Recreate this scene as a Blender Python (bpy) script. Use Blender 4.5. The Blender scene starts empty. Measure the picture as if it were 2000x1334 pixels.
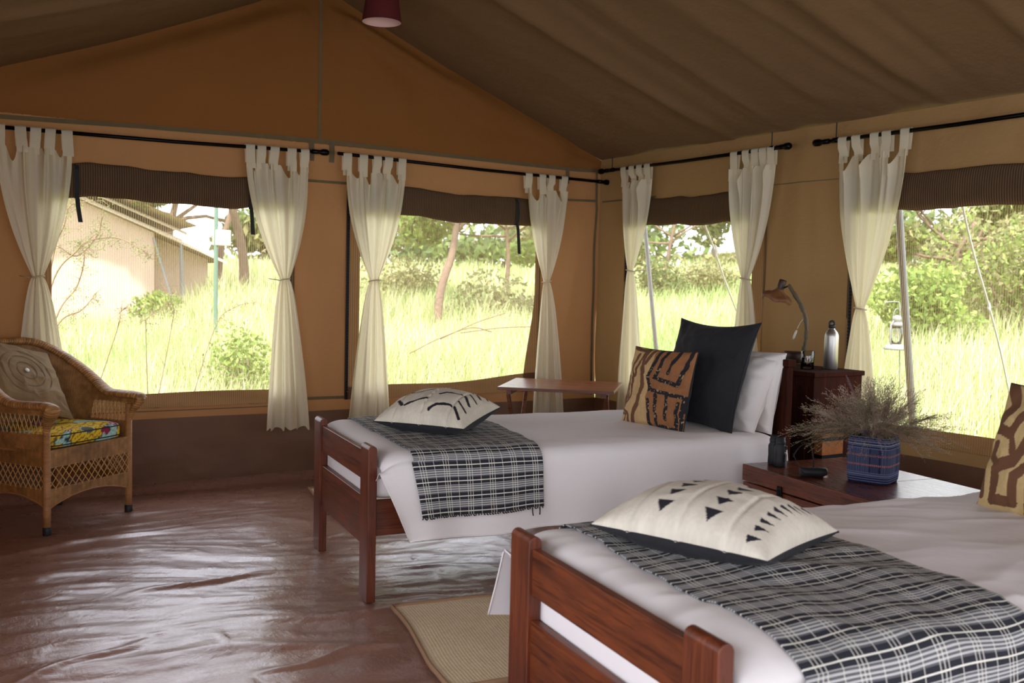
import bpy, math, random
import numpy as np
from mathutils import Vector, Matrix, Euler
random.seed(7); rng = np.random.default_rng(7)
SC = bpy.context.scene
COL = SC.collection
PI = math.pi

# ------------------------------------------------------------------ camera, sky, sun, exposure
F_PX = 1907.11
_v = lambda a: np.array(a) / np.linalg.norm(a)
_ex = _v([4100 - 1000, -(628 - 667), -F_PX]); _ey = _v([-175 - 1000, -(528 - 667), -F_PX]); _ez = _v(np.cross(_ex, _ey))
RW = np.array([_ex, _ey, _ez])                       # camera axes -> world axes
CAM = np.array([0.0, 0.0, 1.3])
cd = bpy.data.cameras.new('camera'); cam = bpy.data.objects.new('camera', cd); COL.objects.link(cam)
m = Matrix([list(r) for r in RW]).to_4x4(); m.translation = Vector(CAM); cam.matrix_world = m
cd.sensor_width = 36; cd.lens = 36 * F_PX / 2000; cd.clip_start = .05; cd.clip_end = 400
cd.dof.use_dof = True; cd.dof.focus_distance = 4.6; cd.dof.aperture_fstop = 4.5
SC.camera = cam
wd = bpy.data.worlds.new('sky'); SC.world = wd; wd.use_nodes = True
_b = wd.node_tree.nodes['Background']; _b.inputs[0].default_value = (.86, .90, 1.0, 1); _b.inputs[1].default_value = 4.2
sd = bpy.data.lights.new('sun', 'SUN'); sun = bpy.data.objects.new('sun', sd); COL.objects.link(sun)
sd.energy = 10.5; sd.angle = math.radians(3); sd.color = (1, .94, .82)
sun.rotation_euler = (math.radians(28), math.radians(-24), 0)
vs = SC.view_settings; vs.view_transform = 'Standard'; vs.look = 'None'; vs.gamma = 1; vs.use_curve_mapping = False
vs.exposure = 0.14
cy = SC.cycles
cy.max_bounces = 9; cy.diffuse_bounces = 5; cy.glossy_bounces = 3; cy.transmission_bounces = 6; cy.transparent_max_bounces = 14
cy.use_denoising = True; cy.sample_clamp_indirect = 6; cy.caustics_reflective = False; cy.caustics_refractive = False

def portal(loc, rot, sx, sy):                       # light openings of the tent: guides sky sampling, gives no light of its own
    l = bpy.data.lights.new('sky_portal', 'AREA'); l.shape = 'RECTANGLE'; l.size = sx; l.size_y = sy
    l.cycles.is_portal = True
    o = bpy.data.objects.new('sky_portal', l); COL.objects.link(o); o.location = loc; o.rotation_euler = rot

# ------------------------------------------------------------------ measuring
def ray(x, y):
    r = RW @ np.array([x - 1000, -(y - 667), -F_PX]); return r / np.linalg.norm(r)
def at(x, y, X=None, Y=None, Z=None, D=None):
    r = ray(x, y)
    t = (X - CAM[0]) / r[0] if X is not None else (Y - CAM[1]) / r[1] if Y is not None else (Z - CAM[2]) / r[2] if Z is not None else D / np.dot(r, RW @ np.array([0, 0, -1.]))
    return CAM + t * r

# ------------------------------------------------------------------ noise (numpy)
def _h(ix, iy, s):
    n = (ix.astype(np.int64) * 374761393 + iy.astype(np.int64) * 668265263 + s * 974634777) & 0x7fffffff
    n = ((n ^ (n >> 13)) * 1274126177) & 0x7fffffff
    return ((n ^ (n >> 16)) & 0xffff) / 65535.0
def vn(x, y, s=0):
    x = np.asarray(x, float); y = np.asarray(y, float)
    ix = np.floor(x); iy = np.floor(y); fx = x - ix; fy = y - iy
    fx = fx * fx * (3 - 2 * fx); fy = fy * fy * (3 - 2 * fy)
    a = _h(ix, iy, s); b = _h(ix + 1, iy, s); c = _h(ix, iy + 1, s); d = _h(ix + 1, iy + 1, s)
    return ((a + (b - a) * fx) * (1 - fy) + (c + (d - c) * fx) * fy) * 2 - 1
def fbm(x, y, s=0, o=3):
    r = 0; a = 1
    for k in range(o): r = r + a * vn(x * 2 ** k, y * 2 ** k, s + k * 17); a *= .5
    return r
def ridged(x, y, s=0, o=3):
    r = 0; a = 1
    for k in range(o): r = r + a * (1 - np.abs(vn(x * 2 ** k, y * 2 ** k, s + k * 31)) * 2.2).clip(-1, 1); a *= .5
    return r
def sstep(a, b, x):
    t = ((x - a) / (b - a)).clip(0, 1) if isinstance(x, np.ndarray) else min(1, max(0, (x - a) / (b - a)))
    return t * t * (3 - 2 * t)

# ------------------------------------------------------------------ materials
class NT:
    def __init__(s, name):
        s.m = bpy.data.materials.new(name); s.m.use_nodes = True; s.t = s.m.node_tree; s.n = s.t.nodes; s.l = s.t.links
        s.b = s.n['Principled BSDF']; s.out = s.n['Material Output']
    def new(s, k, **kw):
        n = s.n.new(k)
        for a, b in kw.items(): setattr(n, a, b)
        return n
    def put(s, sock, v):
        if isinstance(v, bpy.types.NodeSocket): s.l.new(v, sock)
        else: sock.default_value = (tuple(v) + (1,) if isinstance(v, (tuple, list)) and len(v) == 3 and sock.type == 'RGBA' else v)
    def math(s, op, a, b=0.0, c=None, clamp=False):
        n = s.new('ShaderNodeMath', operation=op, use_clamp=clamp); s.put(n.inputs[0], a); s.put(n.inputs[1], b)
        if c is not None: s.put(n.inputs[2], c)
        return n.outputs[0]
    def mix(s, f, a, b):
        n = s.new('ShaderNodeMix', data_type='RGBA'); s.put(n.inputs[0], f); s.put(n.inputs[6], a); s.put(n.inputs[7], b); return n.outputs[2]
    def coord(s, k='Object', scale=(1, 1, 1)):
        c = s.new('ShaderNodeTexCoord').outputs[k]
        mp = s.new('ShaderNodeMapping'); s.l.new(c, mp.inputs[0]); mp.inputs['Scale'].default_value = scale; return mp.outputs[0]
    def noise(s, co, sc, det=3, rough=.5, dist=0):
        n = s.new('ShaderNodeTexNoise'); s.l.new(co, n.inputs['Vector']); n.inputs['Scale'].default_value = sc; n.inputs['Detail'].default_value = det
        n.inputs['Roughness'].default_value = rough; n.inputs['Distortion'].default_value = dist; return n.outputs[0]
    def uv(s):
        x = s.new('ShaderNodeSeparateXYZ'); s.l.new(s.new('ShaderNodeTexCoord').outputs['UV'], x.inputs[0]); return x.outputs[0], x.outputs[1]
    def stripe(s, x, period, duty, phase=0.0):       # 1 inside the stripe
        f = s.math('FRACT', s.math('ADD', s.math('DIVIDE', x, period), phase)); return s.math('LESS_THAN', f, duty)
    def bump(s, h, strength=.3, dist=.005):
        n = s.new('ShaderNodeBump'); s.put(n.inputs['Height'], h); n.inputs['Strength'].default_value = strength; n.inputs['Distance'].default_value = dist
        s.l.new(n.outputs[0], s.b.inputs['Normal']); return n.outputs[0]
    def translucent(s, col, w, nrm=None):
        tr = s.new('ShaderNodeBsdfTranslucent'); s.put(tr.inputs[0], col)
        if nrm is not None: s.l.new(nrm, tr.inputs['Normal'])
        mx = s.new('ShaderNodeMixShader'); mx.inputs[0].default_value = w
        s.l.new(s.b.outputs[0], mx.inputs[1]); s.l.new(tr.outputs[0], mx.inputs[2]); s.l.new(mx.outputs[0], s.out.inputs[0])

def simple(name, col, rough=.6, metal=0, spec=.5, var=0, vscale=20, bump=0, bscale=200, bdist=.002, coat=0, stretch=(1, 1, 1), trans=0, tcol=None, sheen=0):
    t = NT(name); b = t.b
    b.inputs['Roughness'].default_value = rough; b.inputs['Metallic'].default_value = metal; b.inputs['Specular IOR Level'].default_value = spec
    b.inputs['Coat Weight'].default_value = coat; b.inputs['Sheen Weight'].default_value = sheen
    co = t.coord(scale=stretch); c = tuple(col)
    if var:
        f = t.noise(co, vscale, 4); c = t.mix(f, tuple(x * (1 - var) for x in col), tuple(min(1, x * (1 + var)) for x in col))
    t.put(b.inputs['Base Color'], c)
    nr = t.bump(t.noise(co, bscale, 3), bump, bdist) if bump else None
    if trans: t.translucent(tcol or col, trans, nr)
    return t.m
def attr_mat(name, rough=.85, bump=.25, bscale=350, trans=0, spec=.3, sheen=0, bdist=.002):
    t = NT(name); a = t.new('ShaderNodeAttribute', attribute_name='Col'); t.put(t.b.inputs['Base Color'], a.outputs[0])
    t.b.inputs['Roughness'].default_value = rough; t.b.inputs['Specular IOR Level'].default_value = spec; t.b.inputs['Sheen Weight'].default_value = sheen
    if bump: t.bump(t.noise(t.coord(), bscale, 2), bump, bdist)
    if trans: t.translucent(a.outputs[0], trans)
    return t.m
def canvas(name, c1, c2, trans, tcol):
    t = NT(name); co = t.coord()
    big = t.noise(co, 1.3, 4, .6); fine = t.noise(t.coord(scale=(1, 1, .25)), 160, 2); hor = t.noise(t.coord(scale=(.12, .12, 1)), 300, 2)
    c = t.mix(big, c1, c2)
    c = t.mix(t.math('MULTIPLY', hor, .22), c, tuple(x * .55 for x in c1))
    t.put(t.b.inputs['Base Color'], c); t.b.inputs['Roughness'].default_value = .8; t.b.inputs['Specular IOR Level'].default_value = .2
    h = t.math('ADD', t.math('MULTIPLY', t.noise(co, 5, 5, .55), 1.0), t.math('MULTIPLY', t.math('ADD', fine, hor), .035))
    nr = t.bump(h, .7, .02)
    t.translucent(tcol, trans, nr); return t.m
def wood(name, dark, light, scale=1, rough=.42, axis=2, coat=.10, gr=1.0, sp=.32):
    t = NT(name); s = [14 * scale] * 3; s[axis] = 1.1 * scale
    co = t.coord(scale=tuple(s)); n = t.noise(co, 1.6, 6, .62, 1.4); s2 = [90.0] * 3; s2[axis] = 4
    g = t.noise(t.coord(scale=tuple(s2)), 1.5, 3); big = t.noise(t.coord(), 3.5, 3)
    r = t.new('ShaderNodeValToRGB'); t.l.new(t.math('ADD', t.math('MULTIPLY', n, .7), t.math('MULTIPLY', big, .3)), r.inputs[0])
    r.color_ramp.elements[0].position = .32; r.color_ramp.elements[0].color = dark + (1,); r.color_ramp.elements[1].position = .68; r.color_ramp.elements[1].color = light + (1,)
    c = t.mix(t.math('MULTIPLY', t.math('LESS_THAN', g, .42), .45 * gr), r.outputs[0], tuple(x * .45 for x in dark))
    t.put(t.b.inputs['Base Color'], c); t.b.inputs['Coat Weight'].default_value = coat; t.b.inputs['Coat Roughness'].default_value = .25; t.b.inputs['Specular IOR Level'].default_value = sp
    t.put(t.b.inputs['Roughness'], t.math('ADD', t.math('MULTIPLY', g, .25), rough - .1)); t.bump(g, .15, .001); return t.m

MAT = {}
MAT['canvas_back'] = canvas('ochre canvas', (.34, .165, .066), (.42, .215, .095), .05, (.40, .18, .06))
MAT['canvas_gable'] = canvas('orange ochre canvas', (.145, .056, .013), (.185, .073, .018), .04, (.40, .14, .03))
MAT['canvas_right'] = canvas('tan canvas', (.29, .17, .075), (.36, .215, .10), .05, (.42, .24, .08))
MAT['canvas_roof'] = canvas('brown roof canvas', (.165, .095, .045), (.20, .118, .058), .02, (.25, .15, .07))
MAT['tape'] = simple('olive webbing tape', (.13, .095, .045), .9, var=.2, bump=.3, bscale=500)
MAT['pvc'] = simple('brown groundsheet skirt', (.155, .078, .042), .62, spec=.35, var=.25, vscale=4, bump=.45, bscale=7, bdist=.02)
MAT['rod'] = simple('black metal rod', (.012, .011, .012), .35, 1, var=.2, bump=.05)
MAT['black_web'] = simple('black webbing', (.012, .012, .014), .8, bump=.4, bscale=600)
MAT['curtain'] = simple('cream cotton', (.78, .715, .56), .9, spec=.2, var=.03, vscale=6, bump=.2, bscale=60, bdist=.004, trans=.40, tcol=(.88, .80, .56))
MAT['cord'] = simple('pale cord', (.5, .42, .3), .9, bump=.4)
MAT['linen'] = simple('white cotton bed linen', (.80, .755, .745), .85, spec=.25, var=.02, bump=.35, bscale=14, bdist=.006)
MAT['pillow_linen'] = simple('white cotton pillowcase', (.78, .735, .70), .85, spec=.25, var=.02, bump=.35, bscale=18, bdist=.006)
MAT['mahog'] = wood('dark red mahogany upright', (.045, .009, .004), (.19, .042, .012))
MAT['mahog_x'] = wood('dark red mahogany along', (.045, .009, .004), (.17, .038, .011), axis=0)
MAT['mahog_y'] = wood('dark red mahogany across', (.045, .009, .004), (.20, .047, .012), axis=1)
MAT['cabinetwood'] = wood('dark cabinet mahogany', (.018, .005, .003), (.06, .013, .006), rough=.85, coat=0, sp=.1)
MAT['chestwood'] = wood('polished chest wood', (.055, .012, .005), (.18, .044, .014), axis=1, rough=.26, coat=.4)
MAT['tablewood'] = wood('camp table wood', (.12, .035, .016), (.25, .09, .045), axis=0, rough=.28, coat=.4)
MAT['orangewood'] = wood('orange teak', (.20, .06, .012), (.42, .15, .03), axis=1, rough=.45)
MAT['iron'] = simple('black iron', (.015, .015, .016), .5, .8, bump=.1)
MAT['rubber'] = simple('black rubber', (.01, .01, .011), .6)
MAT['blackcotton'] = simple('black cotton', (.010, .010, .013), .9, var=.3, bump=.4, bscale=30, bdist=.006, sheen=.03)
MAT['attr'] = attr_mat('printed cloth', .9, .35, 420)
MAT['steel'] = simple('brushed aluminium', (.50, .48, .45), .42, 1, var=.1, vscale=6, bump=.05, stretch=(1, 1, .05))
MAT['plastic'] = simple('white plastic', (.7, .68, .62), .4)
MAT['polegrey'] = simple('grey painted pole', (.20, .21, .21), .5, var=.15)
MAT['rope'] = simple('white guy rope', (.75, .74, .7), .9, bump=.5, bscale=300)
MAT['bark'] = simple('grey brown bark', (.17, .115, .085), .95, var=.35, vscale=9, bump=.6, bscale=18, bdist=.03)
MAT['twig'] = simple('thin brown twig', (.22, .15, .09), .95, var=.2)
MAT['leafattr'] = attr_mat('leaf green', .7, 0, trans=.35)
MAT['grassattr'] = attr_mat('grass blade', .75, 0, trans=.4)
MAT['redshade'] = simple('dark red lamp shade', (.10, .006, .008), .85, bump=.3, trans=.15, tcol=(.3, .01, .01))
MAT['shade_in'] = simple('pale lamp shade lining', (.60, .38, .34), .9)
MAT['barkshade'] = simple('carved brown bark shade', (.16, .06, .02), .6, var=.5, vscale=30, bump=.8, bscale=60, bdist=.006)
MAT['driftwood'] = simple('olive brown driftwood', (.10, .075, .042), .7, var=.35, vscale=18, bump=.8, bscale=40, bdist=.006)
MAT['darkwood'] = simple('dark turned wood', (.035, .014, .008), .5, var=.3)

def t_glass():
    t = NT('clear glass'); fr = t.new('ShaderNodeFresnel'); fr.inputs[0].default_value = 1.5; tp = t.new('ShaderNodeBsdfTransparent'); tp.inputs[0].default_value = (.93, .95, .94, 1); gl = t.new('ShaderNodeBsdfGlossy'); gl.inputs['Roughness'].default_value = .02
    mx = t.new('ShaderNodeMixShader'); t.put(mx.inputs[0], t.math('ADD', fr.outputs[0], .04)); t.l.new(tp.outputs[0], mx.inputs[1]); t.l.new(gl.outputs[0], mx.inputs[2]); t.l.new(mx.outputs[0], t.out.inputs[0]); return t.m
MAT['glass'] = t_glass()
def t_screen():                                     # woven insect screen: fine threads with a denser thread every 13 mm
    t = NT('insect mesh'); u, v = t.uv(); s = t.stripe(u, .0132, .42)
    f = t.math('ADD', t.math('MULTIPLY', s, .30), .10)
    tp = t.new('ShaderNodeBsdfTransparent'); df = t.new('ShaderNodeBsdfDiffuse'); df.inputs[0].default_value = (.20, .12, .06, 1)
    tl = t.new('ShaderNodeBsdfTranslucent'); tl.inputs[0].default_value = (.36, .25, .13, 1)
    a = t.new('ShaderNodeAddShader'); t.l.new(df.outputs[0], a.inputs[0]); t.l.new(tl.outputs[0], a.inputs[1])
    mx = t.new('ShaderNodeMixShader'); t.put(mx.inputs[0], f); t.l.new(tp.outputs[0], mx.inputs[1]); t.l.new(a.outputs[0], mx.inputs[2]); t.l.new(mx.outputs[0], t.out.inputs[0])
    return t.m
MAT['screen'] = t_screen()
def t_blind(name, dark, light, per=.0132, trans=.12):
    t = NT(name); u, v = t.uv(); s = t.stripe(u, per, .4)
    c = t.mix(s, dark, light); n = t.noise(t.coord(), 9, 3); c = t.mix(t.math('MULTIPLY', n, .5), c, tuple(x * .5 for x in dark))
    t.put(t.b.inputs['Base Color'], c); t.b.inputs['Roughness'].default_value = .85; t.b.inputs['Specular IOR Level'].default_value = .2
    nr = t.bump(t.math('ADD', s, t.math('MULTIPLY', t.noise(t.coord(), 14, 3), 3)), .4, .006); t.translucent((.30, .15, .06), trans, nr); return t.m
MAT['blind'] = t_blind('striped rolled mesh', (.075, .045, .026), (.19, .115, .06))
MAT['band'] = t_blind('striped mesh band', (.11, .062, .034), (.24, .15, .08), trans=.2)
def t_floor():
    t = NT('glossy brown groundsheet'); co = t.coord(); n = t.noise(co, 1.1, 5, .6); n2 = t.noise(co, 7, 4, .6)
    c = t.mix(n, (.23, .108, .07), (.33, .18, .125)); c = t.mix(t.math('MULTIPLY', n2, .3), c, (.16, .078, .05))
    t.put(t.b.inputs['Base Color'], c); t.b.inputs['Specular IOR Level'].default_value = .9; t.b.inputs['Coat Weight'].default_value = .3; t.b.inputs['Coat Roughness'].default_value = .16; t.b.inputs['Coat Tint'].default_value = (.95, .92, 1, 1)
    t.put(t.b.inputs['Roughness'], t.math('ADD', t.math('MULTIPLY', n2, .2), .19)); t.b.inputs['IOR'].default_value = 1.5
    w = t.noise(t.coord(scale=(1.0, 1.5, 1)), 7, 6, .62, 1.4); w2 = t.noise(t.coord(scale=(2.2, 1.0, 1)), 26, 4, .6, .4)
    t.bump(t.math('ADD', w, t.math('ADD', t.math('MULTIPLY', w2, .3), t.math('MULTIPLY', t.noise(t.coord(scale=(1, 1.8, 1)), 48, 4, .65, 1.0), .10))), .42, .010); return t.m
MAT['floor'] = t_floor()
def t_ground():
    t = NT('savanna soil and short grass'); co = t.coord(); n = t.noise(co, .6, 6, .65); n2 = t.noise(co, 9, 4, .7)
    c = t.mix(n, (.20, .25, .07), (.34, .33, .12)); c = t.mix(t.math('MULTIPLY', n2, .5), c, (.45, .36, .20))
    t.put(t.b.inputs['Base Color'], c); t.b.inputs['Roughness'].default_value = 1; t.bump(n2, .8, .1); return t.m
MAT['ground'] = t_ground()
def t_plaid():
    t = NT('black and white plaid cotton'); u, v = t.uv()
    P = .0625
    dark = t.stripe(v, P, .46); line = t.math('MULTIPLY', t.stripe(v, P, .06, -.20), 1.0)
    fine = t.stripe(v, P / 7.0, .45)
    g = t.mix(fine, (.10, .10, .11), (.52, .51, .49)); c = t.mix(dark, g, (.006, .006, .014)); c = t.mix(line, c, (.80, .77, .68))
    Q = .100
    w = None
    for ph, d in ((0, .028), (-.11, .028), (-.22, .028), (-.60, .024)):
        s = t.stripe(u, Q, d, ph); w = s if w is None else t.math('MAXIMUM', w, s)
    c = t.mix(t.math('MULTIPLY', w, .64), c, (.80, .76, .66))
    tw = t.math('FRACT', t.math('DIVIDE', t.math('ADD', u, v), .004)); c = t.mix(t.math('MULTIPLY', t.math('LESS_THAN', tw, .4), .25), c, (.22, .22, .22))
    t.put(t.b.inputs['Base Color'], c); t.b.inputs['Roughness'].default_value = .95; t.b.inputs['Specular IOR Level'].default_value = .15
    t.bump(t.math('ADD', tw, t.math('MULTIPLY', w, .8)), .25, .001); return t.m
MAT['plaid'] = t_plaid()
def t_jute():
    t = NT('woven jute'); u, v = t.uv(); a = t.math('FRACT', t.math('DIVIDE', u, .012)); b = t.math('FRACT', t.math('DIVIDE', v, .007)); n = t.noise(t.coord(), 45, 4, .7)
    c = t.mix(n, (.56, .42, .25), (.82, .66, .44)); c = t.mix(t.math('MULTIPLY', t.math('LESS_THAN', b, .25), .12), c, (.22, .14, .06)); t.put(t.b.inputs['Base Color'], c); t.b.inputs['Roughness'].default_value = 1
    t.bump(t.math('ADD', t.math('ADD', t.math('PINGPONG', a, .5), t.math('PINGPONG', b, .5)), n), .5, .004); return t.m
MAT['jute'] = t_jute()
MAT['binding'] = simple('brown cotton binding', (.30, .17, .09), .9, bump=.3)
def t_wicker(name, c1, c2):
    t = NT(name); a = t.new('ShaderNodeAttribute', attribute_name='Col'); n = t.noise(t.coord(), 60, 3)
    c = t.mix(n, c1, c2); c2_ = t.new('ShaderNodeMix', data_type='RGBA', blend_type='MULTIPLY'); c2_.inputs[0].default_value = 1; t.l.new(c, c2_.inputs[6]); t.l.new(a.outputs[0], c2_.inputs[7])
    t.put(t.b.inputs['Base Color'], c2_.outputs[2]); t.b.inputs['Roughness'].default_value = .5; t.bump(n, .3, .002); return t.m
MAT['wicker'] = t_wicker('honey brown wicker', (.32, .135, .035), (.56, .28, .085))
MAT['cane'] = simple('golden cane', (.52, .28, .09), .45, var=.3)
MAT['wrap'] = simple('wrapped cane', (.36, .165, .055), .5, var=.4, vscale=60, bump=.9, bscale=110, stretch=(.2, .2, 1), bdist=.005)

# ------------------------------------------------------------------ mesh helpers
def tag(o, label=None, cat=None, group=None, kind=None):
    if label: o['label'] = label
    if cat: o['category'] = cat
    if group: o['group'] = group
    if kind: o['kind'] = kind
    return o
def link(name, me, mat, parent=None, smooth=True):
    o = bpy.data.objects.new(name, me); COL.objects.link(o)
    if mat is not None:
        for q in (mat if isinstance(mat, (list, tuple)) else [mat]): me.materials.append(MAT[q] if isinstance(q, str) else q)
    if parent is not None: o.parent = parent
    if smooth and len(me.polygons): me.polygons.foreach_set('use_smooth', np.ones(len(me.polygons), bool))
    return o
def make(name, V, F, mat, parent=None, uv=None, col=None, smooth=True):
    V = np.asarray(V, float).reshape(-1, 3)
    me = bpy.data.meshes.new(name)
    if isinstance(F, np.ndarray):
        k = F.shape[1]; n = len(F)
        me.vertices.add(len(V)); me.vertices.foreach_set('co', V.astype(np.float32).ravel())
        me.loops.add(n * k); me.loops.foreach_set('vertex_index', F.astype(np.int32).ravel())
        me.polygons.add(n); me.polygons.foreach_set('loop_start', np.arange(0, n * k, k, dtype=np.int32)); me.polygons.foreach_set('loop_total', np.full(n, k, np.int32))
        me.update(calc_edges=True); me.validate()
    else:
        me.from_pydata([tuple(v) for v in V], [], F); me.update()
    if uv is not None:
        l = me.uv_layers.new(name='UVMap'); idx = np.empty(len(me.loops), np.int32); me.loops.foreach_get('vertex_index', idx)
        l.data.foreach_set('uv', np.asarray(uv, np.float32)[idx].ravel())
    if col is not None:
        a = me.color_attributes.new('Col', 'FLOAT_COLOR', 'POINT'); c = np.ones((len(V), 4), np.float32); c[:, :3] = col; a.data.foreach_set('color', c.ravel())
    return link(name, me, mat, parent, smooth)
def gridF(n, m, mask=None, wrap=False):             # n rows, m columns
    i = np.arange(n - 1)[:, None]; j = np.arange(m if wrap else m - 1)[None, :]; j2 = (j + 1) % m
    F = np.stack([i * m + j, i * m + j2, (i + 1) * m + j2, (i + 1) * m + j], -1).reshape(-1, 4)
    if mask is not None: F = F[mask.reshape(-1)]
    return F
def grid(name, P, mat, parent=None, uv=None, col=None, mask=None, wrap=False, flip=False):
    n, m_ = P.shape[:2]; F = gridF(n, m_, mask, wrap)
    if flip: F = F[:, ::-1]
    return make(name, P.reshape(-1, 3), F, mat, parent, None if uv is None else uv.reshape(-1, 2), None if col is None else np.asarray(col).reshape(-1, 3))
class MB:
    def __init__(s): s.V = []; s.F = []
    def add(s, V, F):
        k = len(s.V); s.V += [tuple(v) for v in V]; s.F += [tuple(int(i) + k for i in f) for f in F]; return s
    def box(s, x0, x1, y0, y1, z0, z1, M=None):
        V = [Vector((x, y, z)) for z in (z0, z1) for y in (y0, y1) for x in (x0, x1)]
        if M is not None: V = [M @ v for v in V]
        return s.add(V, [(0, 2, 3, 1), (4, 5, 7, 6), (0, 1, 5, 4), (2, 6, 7, 3), (0, 4, 6, 2), (1, 3, 7, 5)])
    def tube(s, pts, r, n=8, closed=False, cap=True, flat=None):
        pts = [Vector(p) for p in pts]; N = len(pts); rr = r if hasattr(r, '__len__') else [r] * N; V = []; F = []
        ref = None
        for i, p in enumerate(pts):
            a = pts[(i - 1) % N] if (closed or i > 0) else p; b = pts[(i + 1) % N] if (closed or i < N - 1) else p
            d = (b - a).normalized()
            if ref is None: ref = d.orthogonal().normalized()
            ref = (ref - d * ref.dot(d)); ref = ref.normalized() if ref.length > 1e-6 else d.orthogonal().normalized()
            q = d.cross(ref)
            for k in range(n):
                t = 2 * PI * k / n; V.append(p + (ref * math.cos(t) + q * math.sin(t) * (flat or 1)) * rr[i])
        for i in range(N if closed else N - 1):
            j = (i + 1) % N
            for k in range(n): l = (k + 1) % n; F.append((i * n + k, i * n + l, j * n + l, j * n + k))
        if cap and not closed: F.append(tuple(range(n))[::-1]); F.append(tuple((N - 1) * n + k for k in range(n)))
        return s.add(V, F)
    def lathe(s, prof, n=24, M=None, sx=1, sy=1, cap=True):
        V = []; F = []
        for r, z in prof:
            for k in range(n): t = 2 * PI * k / n; V.append(Vector((r * math.cos(t) * sx, r * math.sin(t) * sy, z)))
        if M is not None: V = [M @ v for v in V]
        for i in range(len(prof) - 1):
            for k in range(n): l = (k + 1) % n; F.append((i * n + k, i * n + l, (i + 1) * n + l, (i + 1) * n + k))
        if cap: F.append(tuple(range(n))[::-1]); F.append(tuple((len(prof) - 1) * n + k for k in range(n)))
        return s.add(V, F)
    def build(s, name, mat, parent=None, bevel=0, smooth=False, seg=2):
        me = bpy.data.meshes.new(name); me.from_pydata(s.V, [], s.F); me.update()
        o = link(name, me, mat, parent, smooth or bevel > 0)
        if bevel:
            b = o.modifiers.new('bevel', 'BEVEL'); b.width = bevel; b.segments = seg; b.limit_method = 'ANGLE'; b.angle_limit = math.radians(40); b.harden_normals = True
        return o
def empty(name, loc=(0, 0, 0), rz=0, label=None, cat=None, group=None, kind=None):
    o = bpy.data.objects.new(name, None); COL.objects.link(o); o.location = loc; o.rotation_euler = (0, 0, rz); o.empty_display_size = .1
    return tag(o, label, cat, group, kind)
def catmull(P, n=8):
    P = [np.array(p, float) for p in P]; P = [2 * P[0] - P[1]] + P + [2 * P[-1] - P[-2]]; out = []
    for i in range(1, len(P) - 2):
        for k in range(n):
            t = k / n; a, b, c, d = P[i - 1:i + 3]
            out.append(.5 * ((2 * b) + (c - a) * t + (2 * a - 5 * b + 4 * c - d) * t * t + (3 * b - a - 3 * c + d) * t ** 3))
    out.append(P[-2]); return out

# ------------------------------------------------------------------ tent shell
XR, YB, XL, YF = 4.59, 6.18, -.22, -1.9
RX, RZ, EZ = 2.29, 3.21, 2.275
def roofz(x): return RZ - abs(x - RX) * (RZ - EZ) / (XR - RX)
WIN_B = [(.64, 2.115), (2.50, 4.03)]; WIN_R = [(4.43, 5.83), (2.28, 3.76)]
WZ0, WZ1 = .50, 1.925

def wall_disp(s, z, seed):
    d = .012 * fbm(s * 1.2, z * 1.1, seed, 3) + .004 * ridged(s * 2.5 + z, z * 1.7 - s * .6, seed + 5, 2)
    return d
def wall(name, s0, s1, frame, wins, z0, ztop, mat, seed, extra=None):
    ss = sorted(set([round(x, 4) for x in np.arange(s0, s1 + .01, .045)] + [a for w in wins for a in w] + [s1])); ss = np.array([x for x in ss if x <= s1 + 1e-6])
    zs = np.array(sorted(set([round(x, 4) for x in np.arange(z0, WZ1, .045)] + [WZ0, WZ1])))
    tz = np.linspace(0, 1, 26)[1:]
    n = len(zs) + len(tz)
    S = np.tile(ss, (n, 1)); Z = np.zeros_like(S); Z[:len(zs)] = zs[:, None]
    top = np.array([ztop(x) for x in ss]); Z[len(zs):] = WZ1 + (top - WZ1)[None, :] * tz[:, None]
    D = wall_disp(S, Z, seed)
    if extra is not None: D = D + extra(S, Z)
    P = frame(S, Z, D); mask = np.ones((n - 1, len(ss) - 1), bool)
    sc = (ss[1:] + ss[:-1]) / 2; zc = np.concatenate([(zs[1:] + zs[:-1]) / 2, np.full(n - len(zs), 9.)])
    for a, b in wins: mask &= ~((sc[None, :] > a) & (sc[None, :] < b) & (zc[:, None] > WZ0) & (zc[:, None] < WZ1))
    o = grid(name, P, mat, None, uv=np.stack([S, Z], -1), mask=mask); tag(o, kind='structure'); return o
fr_back = lambda s, z, d: np.stack(np.broadcast_arrays(np.asarray(s, float), YB - np.asarray(d, float), np.asarray(z, float)), -1)
fr_right = lambda s, z, d: np.stack(np.broadcast_arrays(XR - np.asarray(d, float), np.asarray(s, float), np.asarray(z, float)), -1)

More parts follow.
